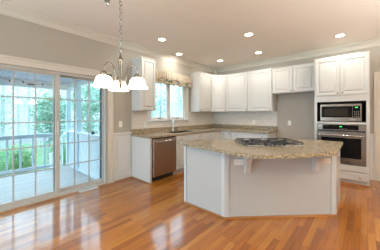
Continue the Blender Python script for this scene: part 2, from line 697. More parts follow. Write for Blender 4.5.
# crown moulding profile: a = into the room, u = down from the ceiling
CP = [(0, -0.0005), (0.095, -0.0005), (0.095, -0.015), (0.085, -0.022), (0.070, -0.035), (0.045, -0.055), (0.028, -0.078), (0.020, -0.095), (0.012, -0.100), (0.012, -0.118), (0, -0.118)]
b = BM(); extrude_profile(b, CP, (0.0005, 0, CEIL), (1, 0, 0), (0, 0, 1), -YB + 0.0, -Y0)
struct('trim_1', b, M['trim'])
b = BM(); extrude_profile(b, CP, (0, YB - 0.0005, CEIL), (0, -1, 0), (0, 0, 1), -X1, 0.0)
struct('trim_2', b, M['trim'])
# corner block under the crown where the two runs meet
b = BM(); box(b, 0.001, 0.10, YB - 0.10, YB - 0.001, CEIL - 0.17, CEIL - 0.001, 0.006)
struct('trim_3', b, M['trim'])

# casing round the patio door (flat with a stepped outer band)
def casing(name, y0, y1, z1, wd, x=0.0, z0=0.0):
    b = BM()
    for (a0, a1, t) in ((0, wd, 0.016), (wd * 0.72, wd, 0.026), (0.0, wd * 0.14, 0.020)):
        box(b, x + 0.0005, x + t, y1 + a0, y1 + a1, z0, z1 + a1, 0.002)
        box(b, x + 0.0005, x + t, y0 - a1, y0 - a0, z0, z1 + a1, 0.002)
        box(b, x + 0.0005, x + t, y0 - a1, y1 + a1, z1 + a0, z1 + a1, 0.002)
    return struct(name, b, M['trim'])
casing('trim_4', DY0, DY1, DZ, 0.118)

# ------------------------------------------------------------------ sliding patio door (wall_left)
b = BM()
FX0, FX1 = -0.13, -0.005
box(b, FX0, FX1, DY0, DY0 + 0.045, 0.0, DZ, 0.002)
box(b, FX0, FX1, DY1 - 0.035, DY1, 0.0, DZ, 0.002)
box(b, FX0, FX1, DY0 + 0.045, DY1 - 0.035, DZ - 0.045, DZ, 0.002)
box(b, FX0, 0.012, DY0 + 0.045, DY1 - 0.035, 0.0, 0.035, 0.003)
door = struct('door_1', b, M['doorframe'])


def sash(parent, name, y0, y1, g0, g1, x0, x1, cols, mull_ys=None, mframe='doorframe'):
    """glazed panel: stiles, rails, muntins, one pane"""
    z0, z1, gz0, gz1 = 0.036, DZ - 0.046, 0.095, 1.905
    b = BM()
    box(b, x0, x1, y0, g0, z0, z1, 0.003)
    box(b, x0, x1, g1, y1, z0, z1, 0.003)
    box(b, x0, x1, g0, g1, z0, gz0, 0.003)
    box(b, x0, x1, g0, g1, gz1, z1, 0.003)
    p = obj(name, b, M[mframe], parent)
    b = BM()
    xm = (x0 + x1) / 2
    for i in range(1, cols):
        y = g0 + (g1 - g0) * i / cols
        box(b, xm - 0.010, xm + 0.010, y - 0.009, y + 0.009, gz0, gz1, 0.002)
    for i in range(1, 5):
        z = gz0 + (gz1 - gz0) * i / 5
        box(b, xm - 0.0095, xm + 0.0095, g0, g1, z - 0.009, z + 0.009, 0.002)
    obj('muntin_grid', b, M['muntin'], p)
    b = BM(); box(b, xm - 0.003, xm + 0.003, g0 + 0.001, g1 - 0.001, gz0 + 0.001, gz1 - 0.001)
    obj('pane', b, M['glass'], p)
    return p
p1 = sash(door, 'sliding_panel', DY0 + 0.05, 1.004, 0.205 - 0.76, 0.946, -0.060, -0.015, 6)
p2 = sash(door, 'fixed_panel', 0.93, DY1 - 0.036, 1.004, 1.716, -0.118, -0.072, 3)
# blue-grey screen frame strip seen behind the fixed panel's edge
b = BM(); box(b, -0.128, -0.119, 1.685, 1.725, 0.04, DZ - 0.05); box(b, -0.128, -0.119, 0.99, 1.725, 0.04, 0.075)
obj('screen_frame', b, M['bluegasket'], door)
b = BM()
for z in (1.58, 1.08, 0.60):
    box(b, -0.071, -0.055, 1.0045, 1.022, z - 0.035, z + 0.035, 0.003)
obj('hinge', b, M['black'], door)
b = BM()
box(b, -0.0148, -0.009, 0.962, 0.990, 0.98, 1.20, 0.003)
tube(b, [(-0.010, 0.976, 1.00), (0.022, 0.976, 1.02), (0.022, 0.976, 1.16), (-0.010, 0.976, 1.18)], 0.006, 8)
obj('handle', b, M['trim'], door)

# ------------------------------------------------------------------ kitchen window (wall_left)
b = BM()
wy0, wy1 = WY0, WY1
for (a0, a1, t) in ((0, 0.085, 0.016), (0.060, 0.085, 0.024)):
    box(b, 0.0005, t, wy1 + a0, wy1 + a1, WZ0 - 0.02, WZ1 + a1, 0.002)
    box(b, 0.0005, t, wy0 - a1, wy0 - a0, WZ0 - 0.02, WZ1 + a1, 0.002)
    box(b, 0.0005, t, wy0 - a1, wy1 + a1, WZ1 + a0, WZ1 + a1, 0.002)
box(b, 0.0005, 0.045, wy0 - 0.10, wy1 + 0.10, WZ0 - 0.022, WZ0, 0.004)
box(b, 0.0005, 0.018, wy0 - 0.085, wy1 + 0.085, WZ0 - 0.075, WZ0 - 0.023, 0.003)
struct('trim_5', b, M['white'])
b = BM()
box(b, -0.12, -0.003, wy0, wy0 + 0.03, WZ0, WZ1, 0.002)
box(b, -0.12, -0.003, wy1 - 0.03, wy1, WZ0, WZ1, 0.002)
box(b, -0.12, -0.003, wy0 + 0.03, wy1 - 0.03, WZ0, WZ0 + 0.025, 0.002)
box(b, -0.12, -0.003, wy0 + 0.03, wy1 - 0.03, WZ1 - 0.03, WZ1, 0.002)
box(b, -0.12, -0.003, 3.34, 3.375, WZ0 + 0.025, WZ1 - 0.03, 0.002)
win = struct('window_1', b, M['white'])
for (s0, s1) in ((wy0 + 0.031, 3.339), (3.376, wy1 - 0.031)):
    b = BM()
    zz0, zz1 = WZ0 + 0.026, WZ1 - 0.031
    f = 0.042
    box(b, -0.075, -0.030, s0, s0 + f, zz0, zz1, 0.003); box(b, -0.075, -0.030, s1 - f, s1, zz0, zz1, 0.003)
    box(b, -0.075, -0.030, s0 + f, s1 - f, zz0, zz0 + f, 0.003); box(b, -0.075, -0.030, s0 + f, s1 - f, zz1 - f, zz1, 0.003)
    s_ = obj('casement_sash', b, M['vinyl'], win)
    b = BM(); box(b, -0.055, -0.050, s0 + f - 0.002, s1 - f + 0.002, zz0 + f - 0.002, zz1 - f + 0.002)
    obj('pane', b, M['glass'], s_)
    b = BM(); yc = (s0 + s1) / 2
    box(b, -0.028, -0.004, yc - 0.05, yc + 0.03, WZ0 + 0.0255, WZ0 + 0.045, 0.004)
    tube(b, [(-0.012, yc - 0.02, WZ0 + 0.043), (0.002, yc + 0.01, WZ0 + 0.052), (0.006, yc + 0.07, WZ0 + 0.045)], 0.006, 8)
    obj('crank_handle', b, M['bronze'], s_)

# ------------------------------------------------------------------ wainscot, chair rail, baseboards, right doorway
def wainscot_left(y0, y1):
    b = BM()
    box(b, 0.0005, 0.010, y0, y1, 0.0, 0.885)
    box(b, 0.010, 0.020, y0, y1, 0.0, 0.115, 0.003)
    for (a, c, d, e) in ((y0 + 0.06, y1 - 0.06, 0.19, 0.205), (y0 + 0.06, y1 - 0.06, 0.80, 0.815)):
        box(b, 0.010, 0.017, a, c, d, e, 0.002)
    box(b, 0.010, 0.017, y0 + 0.06, y0 + 0.075, 0.205, 0.80, 0.002)
    box(b, 0.010, 0.017, y1 - 0.075, y1 - 0.06, 0.205, 0.80, 0.002)
    box(b, 0.0005, 0.022, y0, y1, 0.885, 0.905, 0.003)
    box(b, 0.0005, 0.036, y0, y1, 0.905, 0.935, 0.006, 2)
    return b
struct('trim_6', wainscot_left(1.886, 2.285), M['white'])
struct('trim_7', wainscot_left(Y0 + 0.01, DY0 - 0.119), M['white'])
b = BM()
box(b, 0.0205, 0.034, 1.886, 2.285, 0, 0.018, 0.004)
struct('baseboard_left', b, M['wood'])
# back wall: strip between the tower and the doorway casing, wainscoted; fridge bay baseboard
b = BM()
box(b, 3.72, 3.775, YB - 0.010, YB - 0.0005, 0, 0.87); box(b, 3.72, 3.775, YB - 0.030, YB - 0.0005, 0.87, 0.915, 0.004)
box(b, 3.72, 3.775, YB - 0.018, YB - 0.010, 0, 0.11, 0.002)
struct('trim_8', b, M['white'])
b = BM(); box(b, 1.955, 2.850, YB - 0.016, YB - 0.0005, 0, 0.10, 0.003)
struct('baseboard_back', b, M['white'])
b = BM()
box(b, 3.776, 3.880, YB - 0.020, YB - 0.0005, 0, 2.13, 0.003); box(b, 4.62, 4.72, YB - 0.020, YB - 0.0005, 0, 2.13, 0.003)
box(b, 3.880, 4.62, YB - 0.020, YB - 0.0005, 2.03, 2.13, 0.003)
struct('trim_9', b, M['trim'])
b = BM()
box(b, 3.81, 4.69, YB + 0.03, YB + 0.07, 0.01, 2.05, 0.002)
for (z0, z1) in ((0.2, 0.95), (1.1, 1.9)):
    for x0 in (3.93, 4.31): box(b, x0, x0 + 0.28, YB + 0.022, YB + 0.031, z0, z1, 0.004)
struct('door_2', b, M['white'])
b = BM()
box(b, X1 - 0.016, X1 - 0.0005, Y0, YB - 0.03, 0, 0.12, 0.003)
struct('baseboard_right', b, M['white'])

# backsplash tile (structure trim on the two walls)
b = BM()
box(b, 0.0006, 0.010, 2.287, 2.673, 0.99, 1.372)
box(b, 0.0006, 0.010, 2.673, WY1 + 0.10, 0.99, WZ0 - 0.0755)
box(b, 0.0006, 0.010, 4.057, YB - 0.0006, 0.99, 1.372)
box(b, 0.010, 0.011 - 0.0006, 2.287, 2.29, 0.99, 1.372)
box(b, 0.0106, 1.945, YB - 0.010, YB - 0.0006, 0.99, 1.372)
struct('trim_10', b, M['tile'])

# ------------------------------------------------------------------ cabinetry
def panel_front(W_, Hh, t=0.02, raised=True):
    """cabinet door/drawer front: back at y=0, face at y=-t, in local x 0..W, z 0..H"""
    b = BM()
    if raised:
        rings = [(0, 0), (0, t - 0.003), (0.003, t), (0.050, t), (0.054, t - 0.014), (0.064, t - 0.014), (0.090, t - 0.003)]
    else:
        rings = [(0, 0), (0, t - 0.006), (0.005, t - 0.002), (0.012, t)]
    R_ = []
    for ins, d in rings:
        R_.append([b.verts.new(p) for p in ((ins, -d, ins), (W_ - ins, -d, ins), (W_ - ins, -d, Hh - ins), (ins, -d, Hh - ins))])
    b.faces.new(R_[0][::-1])
    for k in range(len(R_) - 1):
        for i in range(4):
            j = (i + 1) % 4
            b.faces.new((R_[k][i], R_[k][j], R_[k + 1][j], R_[k + 1][i]))
    b.faces.new(R_[-1])
    return b


def add_front(parent, name, x0, x1, z0, z1, y, raised=True, knobs=(), t=0.02):
    g = 0.003
    o = obj(name, panel_front(x1 - x0 - 2 * g, z1 - z0 - 2 * g, t, raised), M['cab'], parent, (x0 + g, y - 0.0005, z0 + g))
    for kx, kz in knobs:
        b = BM()
        lathe(b, [(0.0, -0.0285), (0.010, -0.0275), (0.015, -0.022), (0.014, -0.016), (0.006, -0.012), (0.006, -0.002), (0.010, 0.0)], 14, (0, 0, 0), 'Y')
        obj('knob', b, M['bronze'], o, (kx - x0 - g, -t - 0.0002 + (0 if not raised else 0.0), kz - z0 - g), smooth=True)
    return o


def upper_cab(label, loc, rz, W_, z0, z1, D, doors, knobs_at, group='white wall cabinets'):
    t = thing('wall_cabinet', label, 'cabinet', loc, rz, group)
    b = BM()
    box(b, 0.001, W_ - 0.001, -D, -0.001, z0, z1, 0.001)
    box(b, 0.001, W_ - 0.001, -D - 0.012, -0.001, z1, z1 + 0.018, 0.003)
    obj('body', b, M['cab'], t)
    n = doors
    for i in range(n):
        x0, x1 = W_ * i / n + (0.012 if i == 0 else 0.003), W_ * (i + 1) / n - (0.012 if i == n - 1 else 0.003)
        kx = x1 - 0.03 if knobs_at[i] == 'r' else x0 + 0.03
        add_front(t, 'door', x0, x1, z0 + 0.012, z1 - 0.012, -D, True, [(kx, z0 + 0.045)])
    return t

ZU0, ZU1 = 1.374, 2.432
upper_cab('white wall cabinet left of the window, beside the chandelier', (0, 2.292, 0), R(90), 0.375, ZU0, ZU1, 0.312, 1, 'r')
upper_cab('white wall cabinet right of the window and its valance', (0, 4.150, 0), R(90), 0.562, ZU0, ZU1, 0.312, 1, 'l')
# diagonal corner cabinet
t = thing('wall_cabinet', 'white diagonal wall cabinet set across the room corner', 'cabinet', (0, 0, 0), 0, 'white wall cabinets')
dx0, dy0 = 0.315, 4.714
dx1, dy1 = 0.612, YB - 0.315
b = BM()
prism(b, [(0.001, dy0), (dx0, dy0), (dx1, dy1), (dx1, YB - 0.001), (0.001, YB - 0.001)], ZU0, ZU1 + 0.018)
obj('body', b, M['cab'], t)
L = math.hypot(dx1 - dx0, dy1 - dy0)
ang = math.atan2(dy1 - dy0, dx1 - dx0)
g = 0.008
b = panel_front(L - 2 * g, ZU1 - ZU0 - 0.024)
ux, uy = math.cos(ang), math.sin(ang)
d_ = obj('door', b, M['cab'], t, (dx0 + ux * g + uy * 0.001, dy0 + uy * g - ux * 0.001, ZU0 + 0.012), ang)
b = BM()
lathe(b, [(0.0, -0.0285), (0.010, -0.0275), (0.015, -0.022), (0.014, -0.016), (0.006, -0.012), (0.006, -0.002), (0.010, 0.0)], 14, (0, 0, 0), 'Y')
obj('knob', b, M['bronze'], d_, (L - 2 * g - 0.03, -0.0205, 0.035), smooth=True)
upper_cab('white wall cabinet, first to the right of the corner cabinet', (0.615, YB, 0), 0, 0.674, ZU0, ZU1, 0.312, 1, 'r')
upper_cab('white wall cabinet at the tiled backsplash end, over the counter end', (1.290, YB, 0), 0, 0.639, ZU0, ZU1, 0.312, 1, 'r')
upper_cab('short two-door white wall cabinet over the empty fridge bay', (1.931, YB, 0), 0, 0.925, 1.806, ZU1 - 0.02, 0.312, 2, 'rl')

# base cabinets along wall_left (local x -> +Y, front -> +X)
CT0, CT1 = 0.848, 0.888


def base_cab(label, loc, rz, W_, fronts, D=0.61, hollow=False, group='white base cabinets'):
    t = thing('base_cabinet', label, 'cabinet', loc, rz, group)
    b = BM()
    if hollow:
        box(b, 0.001, 0.02, -D, -0.012, 0.10, CT0 - 0.001); box(b, W_ - 0.02, W_ - 0.001, -D, -0.012, 0.10, CT0 - 0.001)
        box(b, 0.02, W_ - 0.02, -D, -0.012, 0.10, 0.12); box(b, 0.02, W_ - 0.02, -0.03, -0.012, 0.12, CT0 - 0.001)
        box(b, 0.02, W_ - 0.02, -D, -D + 0.02, 0.12, CT0 - 0.001)
    else:
        box(b, 0.001, W_ - 0.001, -D, -0.012, 0.10, CT0 - 0.001, 0.001)
    obj('body', b, M['cab'], t)
    b = BM(); box(b, 0.001, W_ - 0.001, -D + 0.07, -0.012, 0.0, 0.0995)
    obj('toe_kick', b, M['cabtoe'], t)
    for f in fronts:
        add_front(t, f[0], f[1], f[2], f[3], f[4], -D, f[0] == 'door', f[5])
    return t

b = BM()
box(b, 0.012, 0.612, 2.288, 2.340, 0.0, CT0 - 0.001, 0.002)
ep = thing('end_panel', 'white panel closing the counter run left of the dishwasher', 'cabinet panel', (0, 0, 0))
obj('panel', b, M['cab'], ep)
b = BM(); box(b, 0.040, 0.625, 2.272, 2.2875, 0.0, 0.020, 0.005)
obj('shoe_moulding', b, M['wood'], ep)
# sink base
base_cab('white sink base cabinet with twin false drawer fronts, right of dishwasher', (0, 2.960, 0), R(90), 0.90,
         [('drawer_front', 0.01, 0.89, 0.69, 0.84, [(0.155, 0.765), (0.80, 0.765)]),
          ('door', 0.01, 0.447, 0.11, 0.68, [(0.41, 0.63)]), ('door', 0.453, 0.89, 0.11, 0.68, [(0.49, 0.63)])], hollow=True)
base_cab('narrower white drawer base cabinet between sink base and corner', (0, 3.862, 0), R(90), 0.60,
         [('drawer_front', 0.01, 0.59, 0.69, 0.84, [(0.337, 0.765)]),
          ('door', 0.01, 0.59, 0.11, 0.68, [(0.05, 0.63)])])
t = thing('base_cabinet', 'white corner base cabinet under the turn of the worktop', 'cabinet', (0, 0, 0), 0, 'white base cabinets')
b = BM(); prism(b, [(0.012, 4.464), (0.61, 4.464), (0.61, 4.700), (0.66, 4.712), (0.66, YB - 0.012), (0.012, YB - 0.012)], 0.10, CT0 - 0.001)
obj('body', b, M['cab'], t)
b = BM(); prism(b, [(0.012, 4.464), (0.54, 4.464), (0.54, 4.782), (0.66, 4.782), (0.66, YB - 0.012), (0.012, YB - 0.012)], 0, 0.0995)
obj('toe_kick', b, M['cabtoe'], t)
base_cab('narrow one-door white base cabinet on the back wall nearest the corner', (0.662, YB, 0), 0, 0.30,
         [('door', 0.012, 0.288, 0.11, 0.84, [(0.237, 0.785)])])
base_cab('wide white base cabinet with a long two-knob drawer at counter end', (0.964, YB, 0), 0, 0.975,
         [('drawer_front', 0.01, 0.965, 0.69, 0.84, [(0.143, 0.762), (0.831, 0.762)]),
          ('door', 0.01, 0.484, 0.11, 0.68, [(0.45, 0.63)]), ('door', 0.49, 0.965, 0.11, 0.68, [(0.53, 0.63)])])

# ------------------------------------------------------------------ worktop with upstand
wt = thing('worktop', 'L-shaped speckled tan granite worktop under the kitchen window', 'countertop', (0, 0, 0))
b = BM()
SX0, SX1, SY0, SY1 = 0.17, 0.53, 3.02, 3.72      # sink cut-out
for q in ((0.012, 0.652, 2.262, SY0), (0.012, SX0, SY0, SY1), (SX1, 0.652, SY0, SY1), (0.012, 0.652, SY1, 4.664)):
    box(b, q[0], q[1], q[2], q[3], CT0, CT1)
prism(b, [(0.012, 4.664), (0.652, 4.664), (1.962, 4.664), (1.962, YB - 0.012), (0.012, YB - 0.012)], CT0, CT1)
obj('slab', b, M['granite'], wt)
b = BM()
box(b, 0.012, 0.032, 2.262, YB - 0.033, CT1 + 0.0003, 0.989, 0.002)
box(b, 0.012, 1.962, YB - 0.032, YB - 0.012, CT1 + 0.0003, 0.989, 0.002)
obj('upstand', b, M['granite'], wt)

# sink
sk = thing('sink', 'undermount stainless steel sink set in the granite worktop', 'sink', (0, 0, 0))
b = BM()
box(b, SX0 + 0.001, SX0 + 0.012, SY0 + 0.001, SY1 - 0.001, 0.70, CT1 - 0.004)
box(b, SX1 - 0.012, SX1 - 0.001, SY0 + 0.001, SY1 - 0.001, 0.70, CT1 - 0.004)
box(b, SX0 + 0.012, SX1 - 0.012, SY0 + 0.001, SY0 + 0.012, 0.70, CT1 - 0.004)
box(b, SX0 + 0.012, SX1 - 0.012, SY1 - 0.012, SY1 - 0.001, 0.70, CT1 - 0.004)
box(b, SX0 + 0.001, SX1 - 0.001, SY0 + 0.001, SY1 - 0.001, 0.69, 0.70)
obj('bowl', b, M['steel'], sk)
b = BM(); lathe(b, [(0.0, 0.700), (0.042, 0.7005), (0.042, 0.705), (0.030, 0.706), (0.0, 0.703)], 16, (0.35, 3.37, 0))
obj('drain', b, M['chrome'], sk, smooth=True)

# faucet
f = thing('faucet', 'tall chrome gooseneck faucet standing behind the sink', 'faucet', (0.10, 3.385, CT1 + 0.0005), R(-38))
b = BM(); lathe(b, [(0.030, 0), (0.030, 0.006), (0.022, 0.012), (0.019, 0.03), (0.018, 0.10), (0.014, 0.11), (0.0, 0.11)], 18)
obj('base', b, M['chrome'], f, smooth=True)
b = BM()
pts = [(0, 0, 0.105), (0, 0, 0.30)]
for k in range(1, 11):
    a = PI * k / 10
    pts.append((0.085 - 0.085 * math.cos(a), 0, 0.30 + 0.095 * math.sin(a)))
pts.append((0.17, 0, 0.25))
tube(b, pts, 0.010, 12)
obj('spout', b, M['chrome'], f, smooth=True)
b = BM(); lathe(b, [(0.0, 0.195), (0.013, 0.195), (0.016, 0.205), (0.016, 0.245), (0.012, 0.252), (0, 0.252)], 14, (0.17, 0, 0))
obj('spray_head', b, M['chrome'], f, smooth=True)
b = BM(); tube(b, [(0, 0.017, 0.07), (0, 0.045, 0.078), (0.0, 0.085, 0.105)], 0.006, 8)
obj('lever', b, M['chrome'], f, smooth=True)
sd = thing('soap_dispenser', 'short chrome soap dispenser right of the faucet', 'soap dispenser', (0.10, 3.60, CT1 + 0.0005))
b = BM(); lathe(b, [(0.022, 0), (0.022, 0.005), (0.012, 0.010), (0.011, 0.06), (0.0, 0.062)], 14)
obj('base', b, M['chrome'], sd, smooth=True)
b = BM(); tube(b, [(0, 0, 0.058), (0, 0, 0.085), (0.02, 0, 0.098), (0.075, 0, 0.088)], 0.007, 8)
obj('nozzle', b, M['chrome'], sd, smooth=True)

# dishwasher (front faces +X)
dw = thing('dishwasher', 'brown-tinted stainless steel dishwasher between end panel and sink base', 'dishwasher', (0, 2.345, 0), R(90))
W_ = 0.61
b = BM(); box(b, 0.002, W_ - 0.002, -0.60, -0.03, 0.11, CT0 - 0.004)
obj('tub', b, M['dark'], dw)
b = BM(); box(b, 0.004, W_ - 0.004, -0.648, -0.6005, 0.105, 0.818, 0.006, 2)
dd = obj('door', b, M['steelv'], dw)
b = BM(); box(b, 0.010, W_ - 0.010, -0.635, -0.6005, 0.820, 0.842, 0.003)
obj('control_strip', b, M['black'], dw)
b = BM(); box(b, 0.01, W_ - 0.01, -0.55, -0.53, 0.0, 0.104)
obj('toe_kick', b, M['black'], dw)
b = BM()
tube(b, [(0.045, -0.692, 0.772), (W_ - 0.045, -0.692, 0.772)], 0.014, 12)
for xx in (0.075, W_ - 0.075): tube(b, [(xx, -0.6485, 0.772), (xx, -0.692, 0.772)], 0.009, 8)
obj('handle', b, M['chrome'], dd, smooth=True)

# ------------------------------------------------------------------ oven tower
TX0, TX1, TY = 2.862, 3.706, 4.767
tw = thing('oven_cabinet', 'tall white oven cabinet housing microwave and wall oven', 'cabinet', (TX0, YB, 0))
TW, TD = TX1 - TX0, YB - TY
b = BM()
NX0, NX1 = 0.045, TW - 0.045
box(b, 0, NX0, -TD, -0.001, 0.0, 2.40, 0.001)
box(b, NX1, TW, -TD, -0.001, 0.0, 2.40, 0.001)
box(b, NX0, NX1, -TD, -0.001, 1.548, 2.40)
box(b, NX0, NX1, -TD, -0.001, 1.118, 1.152)
box(b, NX0, NX1, -TD, -0.001, 0.06, 0.352)
box(b, NX0, NX1, -0.02, -0.001, 0.352, 1.548)
box(b, -0.0, TW, -TD - 0.012, -0.001, 2.40, 2.432, 0.005)
obj('body', b, M['cab'], tw)
b = BM(); box(b, NX0 + 0.001, NX1 - 0.001, -TD + 0.02, -0.03, 1.1525, 1.1545); box(b, NX0 + 0.0005, NX0 + 0.003, -TD + 0.02, -0.03, 1.155, 1.547); box(b, NX1 - 0.003, NX1 - 0.0005, -TD + 0.02, -0.03, 1.155, 1.547)
box(b, NX0 + 0.003, NX1 - 0.003, -TD + 0.02, -0.03, 1.5455, 1.5475); box(b, NX0 + 0.003, NX1 - 0.003, -0.03, -0.021, 1.155, 1.545)
obj('niche_lining', b, M['dark'], tw)
b = BM(); box(b, 0.01, TW - 0.01, -TD + 0.02, -TD + 0.03, 0.0, 0.0595)
obj('toe_kick', b, M['cabtoe'], tw)
b = BM(); box(b, 0.02, TW - 0.0, -TD - 0.016, -TD - 0.0005, 0.0, 0.020, 0.004)
obj('shoe_moulding', b, M['wood'], tw)
add_front(tw, 'door', 0.012, 0.420, 1.668, 2.395, -TD, True, [(0.383, 1.71)])
add_front(tw, 'door', 0.424, TW - 0.012, 1.668, 2.395, -TD, True, [(0.461, 1.71)])
add_front(tw, 'drawer', 0.012, TW - 0.012, 0.228, 0.345, -TD, False)
add_front(tw, 'drawer', 0.012, TW - 0.012, 0.072, 0.216, -TD, False, [(0.713, 0.14)])

# microwave
mw = thing('microwave', 'stainless steel microwave in the dark niche above the oven', 'microwave', (2.960, TY, 1.155))
MW, MH = 0.640, 0.345
MY = 0.010
b = BM(); box(b, 0.006, MW - 0.006, MY + 0.021, 0.42, 0.012, MH, 0.004)
for xx in (0.04, MW - 0.07):
    for yy in (0.06, 0.36): box(b, xx, xx + 0.03, yy, yy + 0.03, 0.0005, 0.012)
obj('case', b, M['dark'], mw)
b = BM(); box(b, 0, MW, MY, MY + 0.020, 0.012, MH, 0.004)
mf = obj('front_frame', b, M['steel'], mw)
b = BM(); box(b, 0.022, 0.505, MY - 0.006, MY - 0.0005, 0.085, MH - 0.045, 0.002)
md = obj('door', b, M['blackglass'], mw)
b = BM(); box(b, 0.065, 0.440, MY - 0.0085, MY - 0.0065, 0.115, MH - 0.085, 0.0008)
obj('window', b, paint('grey_mesh_window', (0.018, 0.017, 0.015), 0.12, spec=0.2), md)
b = BM(); box(b, 0.510, MW - 0.022, MY - 0.006, MY - 0.0005, 0.085, MH - 0.045, 0.002)
mc = obj('control_panel', b, M['blackglass'], mw)
b = BM(); box(b, 0.548, 0.582, MY - 0.008, MY - 0.0065, MH - 0.078, MH - 0.066)
obj('display', b, M['green'], mc)
b = BM()
for i in range(3):
    for j in range(4): box(b, 0.530 + i * 0.028, 0.548 + i * 0.028, MY - 0.0075, MY - 0.0065, 0.100 + j * 0.030, 0.114 + j * 0.030)
obj('button', b, M['slot'], mc)['kind'] = 'stuff'
b = BM(); box(b, 0.47, 0.555, MY - 0.006, MY - 0.0005, 0.030, 0.062, 0.003)
obj('open_button', b, M['chrome'], mw)

# wall oven
ov = thing('wall_oven', 'stainless steel wall oven built in below the microwave', 'oven', (2.910, TY, 0))
OW = 0.752
b = BM(); box(b, 0.004, OW - 0.004, 0.004, 0.50, 0.358, 1.112)
obj('case', b, M['dark'], ov)
b = BM(); box(b, 0, OW, -0.022, -0.0008, 0.995, 1.114, 0.004)
op = obj('control_panel', b, M['steel'], ov)
b = BM(); box(b, 0.095, OW - 0.105, -0.0255, -0.0225, 1.008, 1.098, 0.001)
og = obj('control_glass', b, M['blackglass'], op)
b = BM(); box(b, 0.367, 0.402, -0.0275, -0.0260, 1.058, 1.070)
obj('display', b, M['green'], og)
b = BM()
for i in range(6): box(b, 0.36 + i * 0.022, 0.372 + i * 0.022, -0.0268, -0.0260, 1.020, 1.030)
obj('button', b, M['nickel'], og)['kind'] = 'stuff'
b = BM(); box(b, 0.004, OW - 0.004, -0.012, -0.0008, 0.970, 0.992)
obj('vent_slot', b, M['black'], ov)
b = BM(); box(b, 0, OW, -0.042, -0.0008, 0.405, 0.966, 0.005, 2)
od = obj('door', b, M['steel'], ov)
b = BM(); box(b, 0.075, OW - 0.068, -0.0455, -0.0425, 0.480, 0.856, 0.001)
obj('window', b, M['blackglass'], od)
b = BM(); tube(b, [(0.03, -0.092, 0.905), (OW - 0.03, -0.092, 0.905)], 0.015, 12)
for xx in (0.07, OW - 0.07): tube(b, [(xx, -0.0425, 0.905), (xx, -0.092, 0.905)], 0.010, 8)
obj('handle', b, M['chrome'], od, smooth=True)
b = BM(); lathe(b, [(0.0, -0.0445), (0.020, -0.0442), (0.020, -0.0424)], 20, (0.355, 0, 0.455), 'Y')
obj('badge', b, M['chrome'], od)
b = BM(); box(b, 0, OW, -0.020, -0.0008, 0.356, 0.372, 0.002); box(b, 0.01, OW - 0.01, -0.010, -0.0008, 0.372, 0.402)
obj('bottom_vent', b, M['steel'], ov)

# ------------------------------------------------------------------ island
isl = thing('kitchen_island', 'angled pale grey kitchen island with cut corner front', 'kitchen island', (0, 0, 0))
IP = [(1.646, 2.140), (2.321, 2.140), (3.349, 3.137), (3.349, 3.700), (2.880, 3.700), (1.646, 2.520)]
b = BM(); prism(b, IP, 0.0, CT0 - 0.001)
obj('body', b, M['island'], isl)


def edge_strip(pts, out, z0, z1):
    """prism of an offset polyline strip hugging the outside of the island"""
    b = BM()
    for i in range(len(pts) - 1):
        A, B = Vector(pts[i]).to_2d(), Vector(pts[i + 1]).to_2d()
        d = (B - A).normalized()
        n = Vector((d.y, -d.x))
        A2, B2 = A - d * out * 0.4, B + d * out * 0.4
        q = [A2 + n * 0.0008, A2 + n * out, B2 + n * out, B2 + n * 0.0008]
        prism(b, [(v.x, v.y) for v in q][::-1], z0, z1)
    return b
P2 = [Vector((x, y)) for x, y in IP]
obj('shoe_moulding', edge_strip([IP[5], IP[0], IP[1], IP[2], IP[3]], 0.017, 0.0003, 0.022), M['wood'], isl)
dD = (P2[2] - P2[1]).normalized()
nD = Vector((dD.y, -dD.x))
for (A, B, n_) in (((1.646, 2.14), (1.676, 2.14), 'a'), ((2.285, 2.14), (2.321, 2.14), 'b'), ((2.321, 2.14), tuple(P2[1] + dD * 0.045), 'c'),
                   (tuple(P2[2] - dD * 0.05), IP[2], 'd'), (IP[2], (3.349, 3.20), 'e'), ((3.349, 3.66), IP[3], 'f')):
    obj('corner_strip', edge_strip([A, B], 0.012, 0.023, CT0 - 0.002), paint('island_strip_paint', (0.52, 0.54, 0.54), 0.4), isl)

# island worktop, bowed outline
it = thing('island_worktop', 'bow-fronted speckled tan granite slab topping the island', 'countertop', (0, 0, 0))
ctrl = [(1.612, 2.092), (1.85, 2.045), (2.10, 2.020), (2.30, 1.985), (2.50, 1.940), (2.66, 1.925), (2.79, 1.945), (2.90, 2.015), (3.025, 2.146), (3.132, 2.280), (3.277, 2.490), (3.410, 2.690)]
cur = []
for i in range(len(ctrl) - 1):
    p0 = Vector(ctrl[max(i - 1, 0)]); p1_ = Vector(ctrl[i]); p2_ = Vector(ctrl[i + 1]); p3_ = Vector(ctrl[min(i + 2, len(ctrl) - 1)])
    for k in range(4):
        u = k / 4
        cur.append(0.5 * ((2 * p1_) + (-p0 + p2_) * u + (2 * p0 - 5 * p1_ + 4 * p2_ - p3_) * u * u + (-p0 + 3 * p1_ - 3 * p2_ + p3_) * u ** 3))
cur.append(Vector(ctrl[-1]))
poly = [(v.x, v.y) for v in cur] + [(3.395, 3.740), (2.870, 3.740), (1.612, 2.535)]
b = BM(); prism(b, poly, CT0, CT1, 0.008)
obj('slab', b, M['granite'], it)

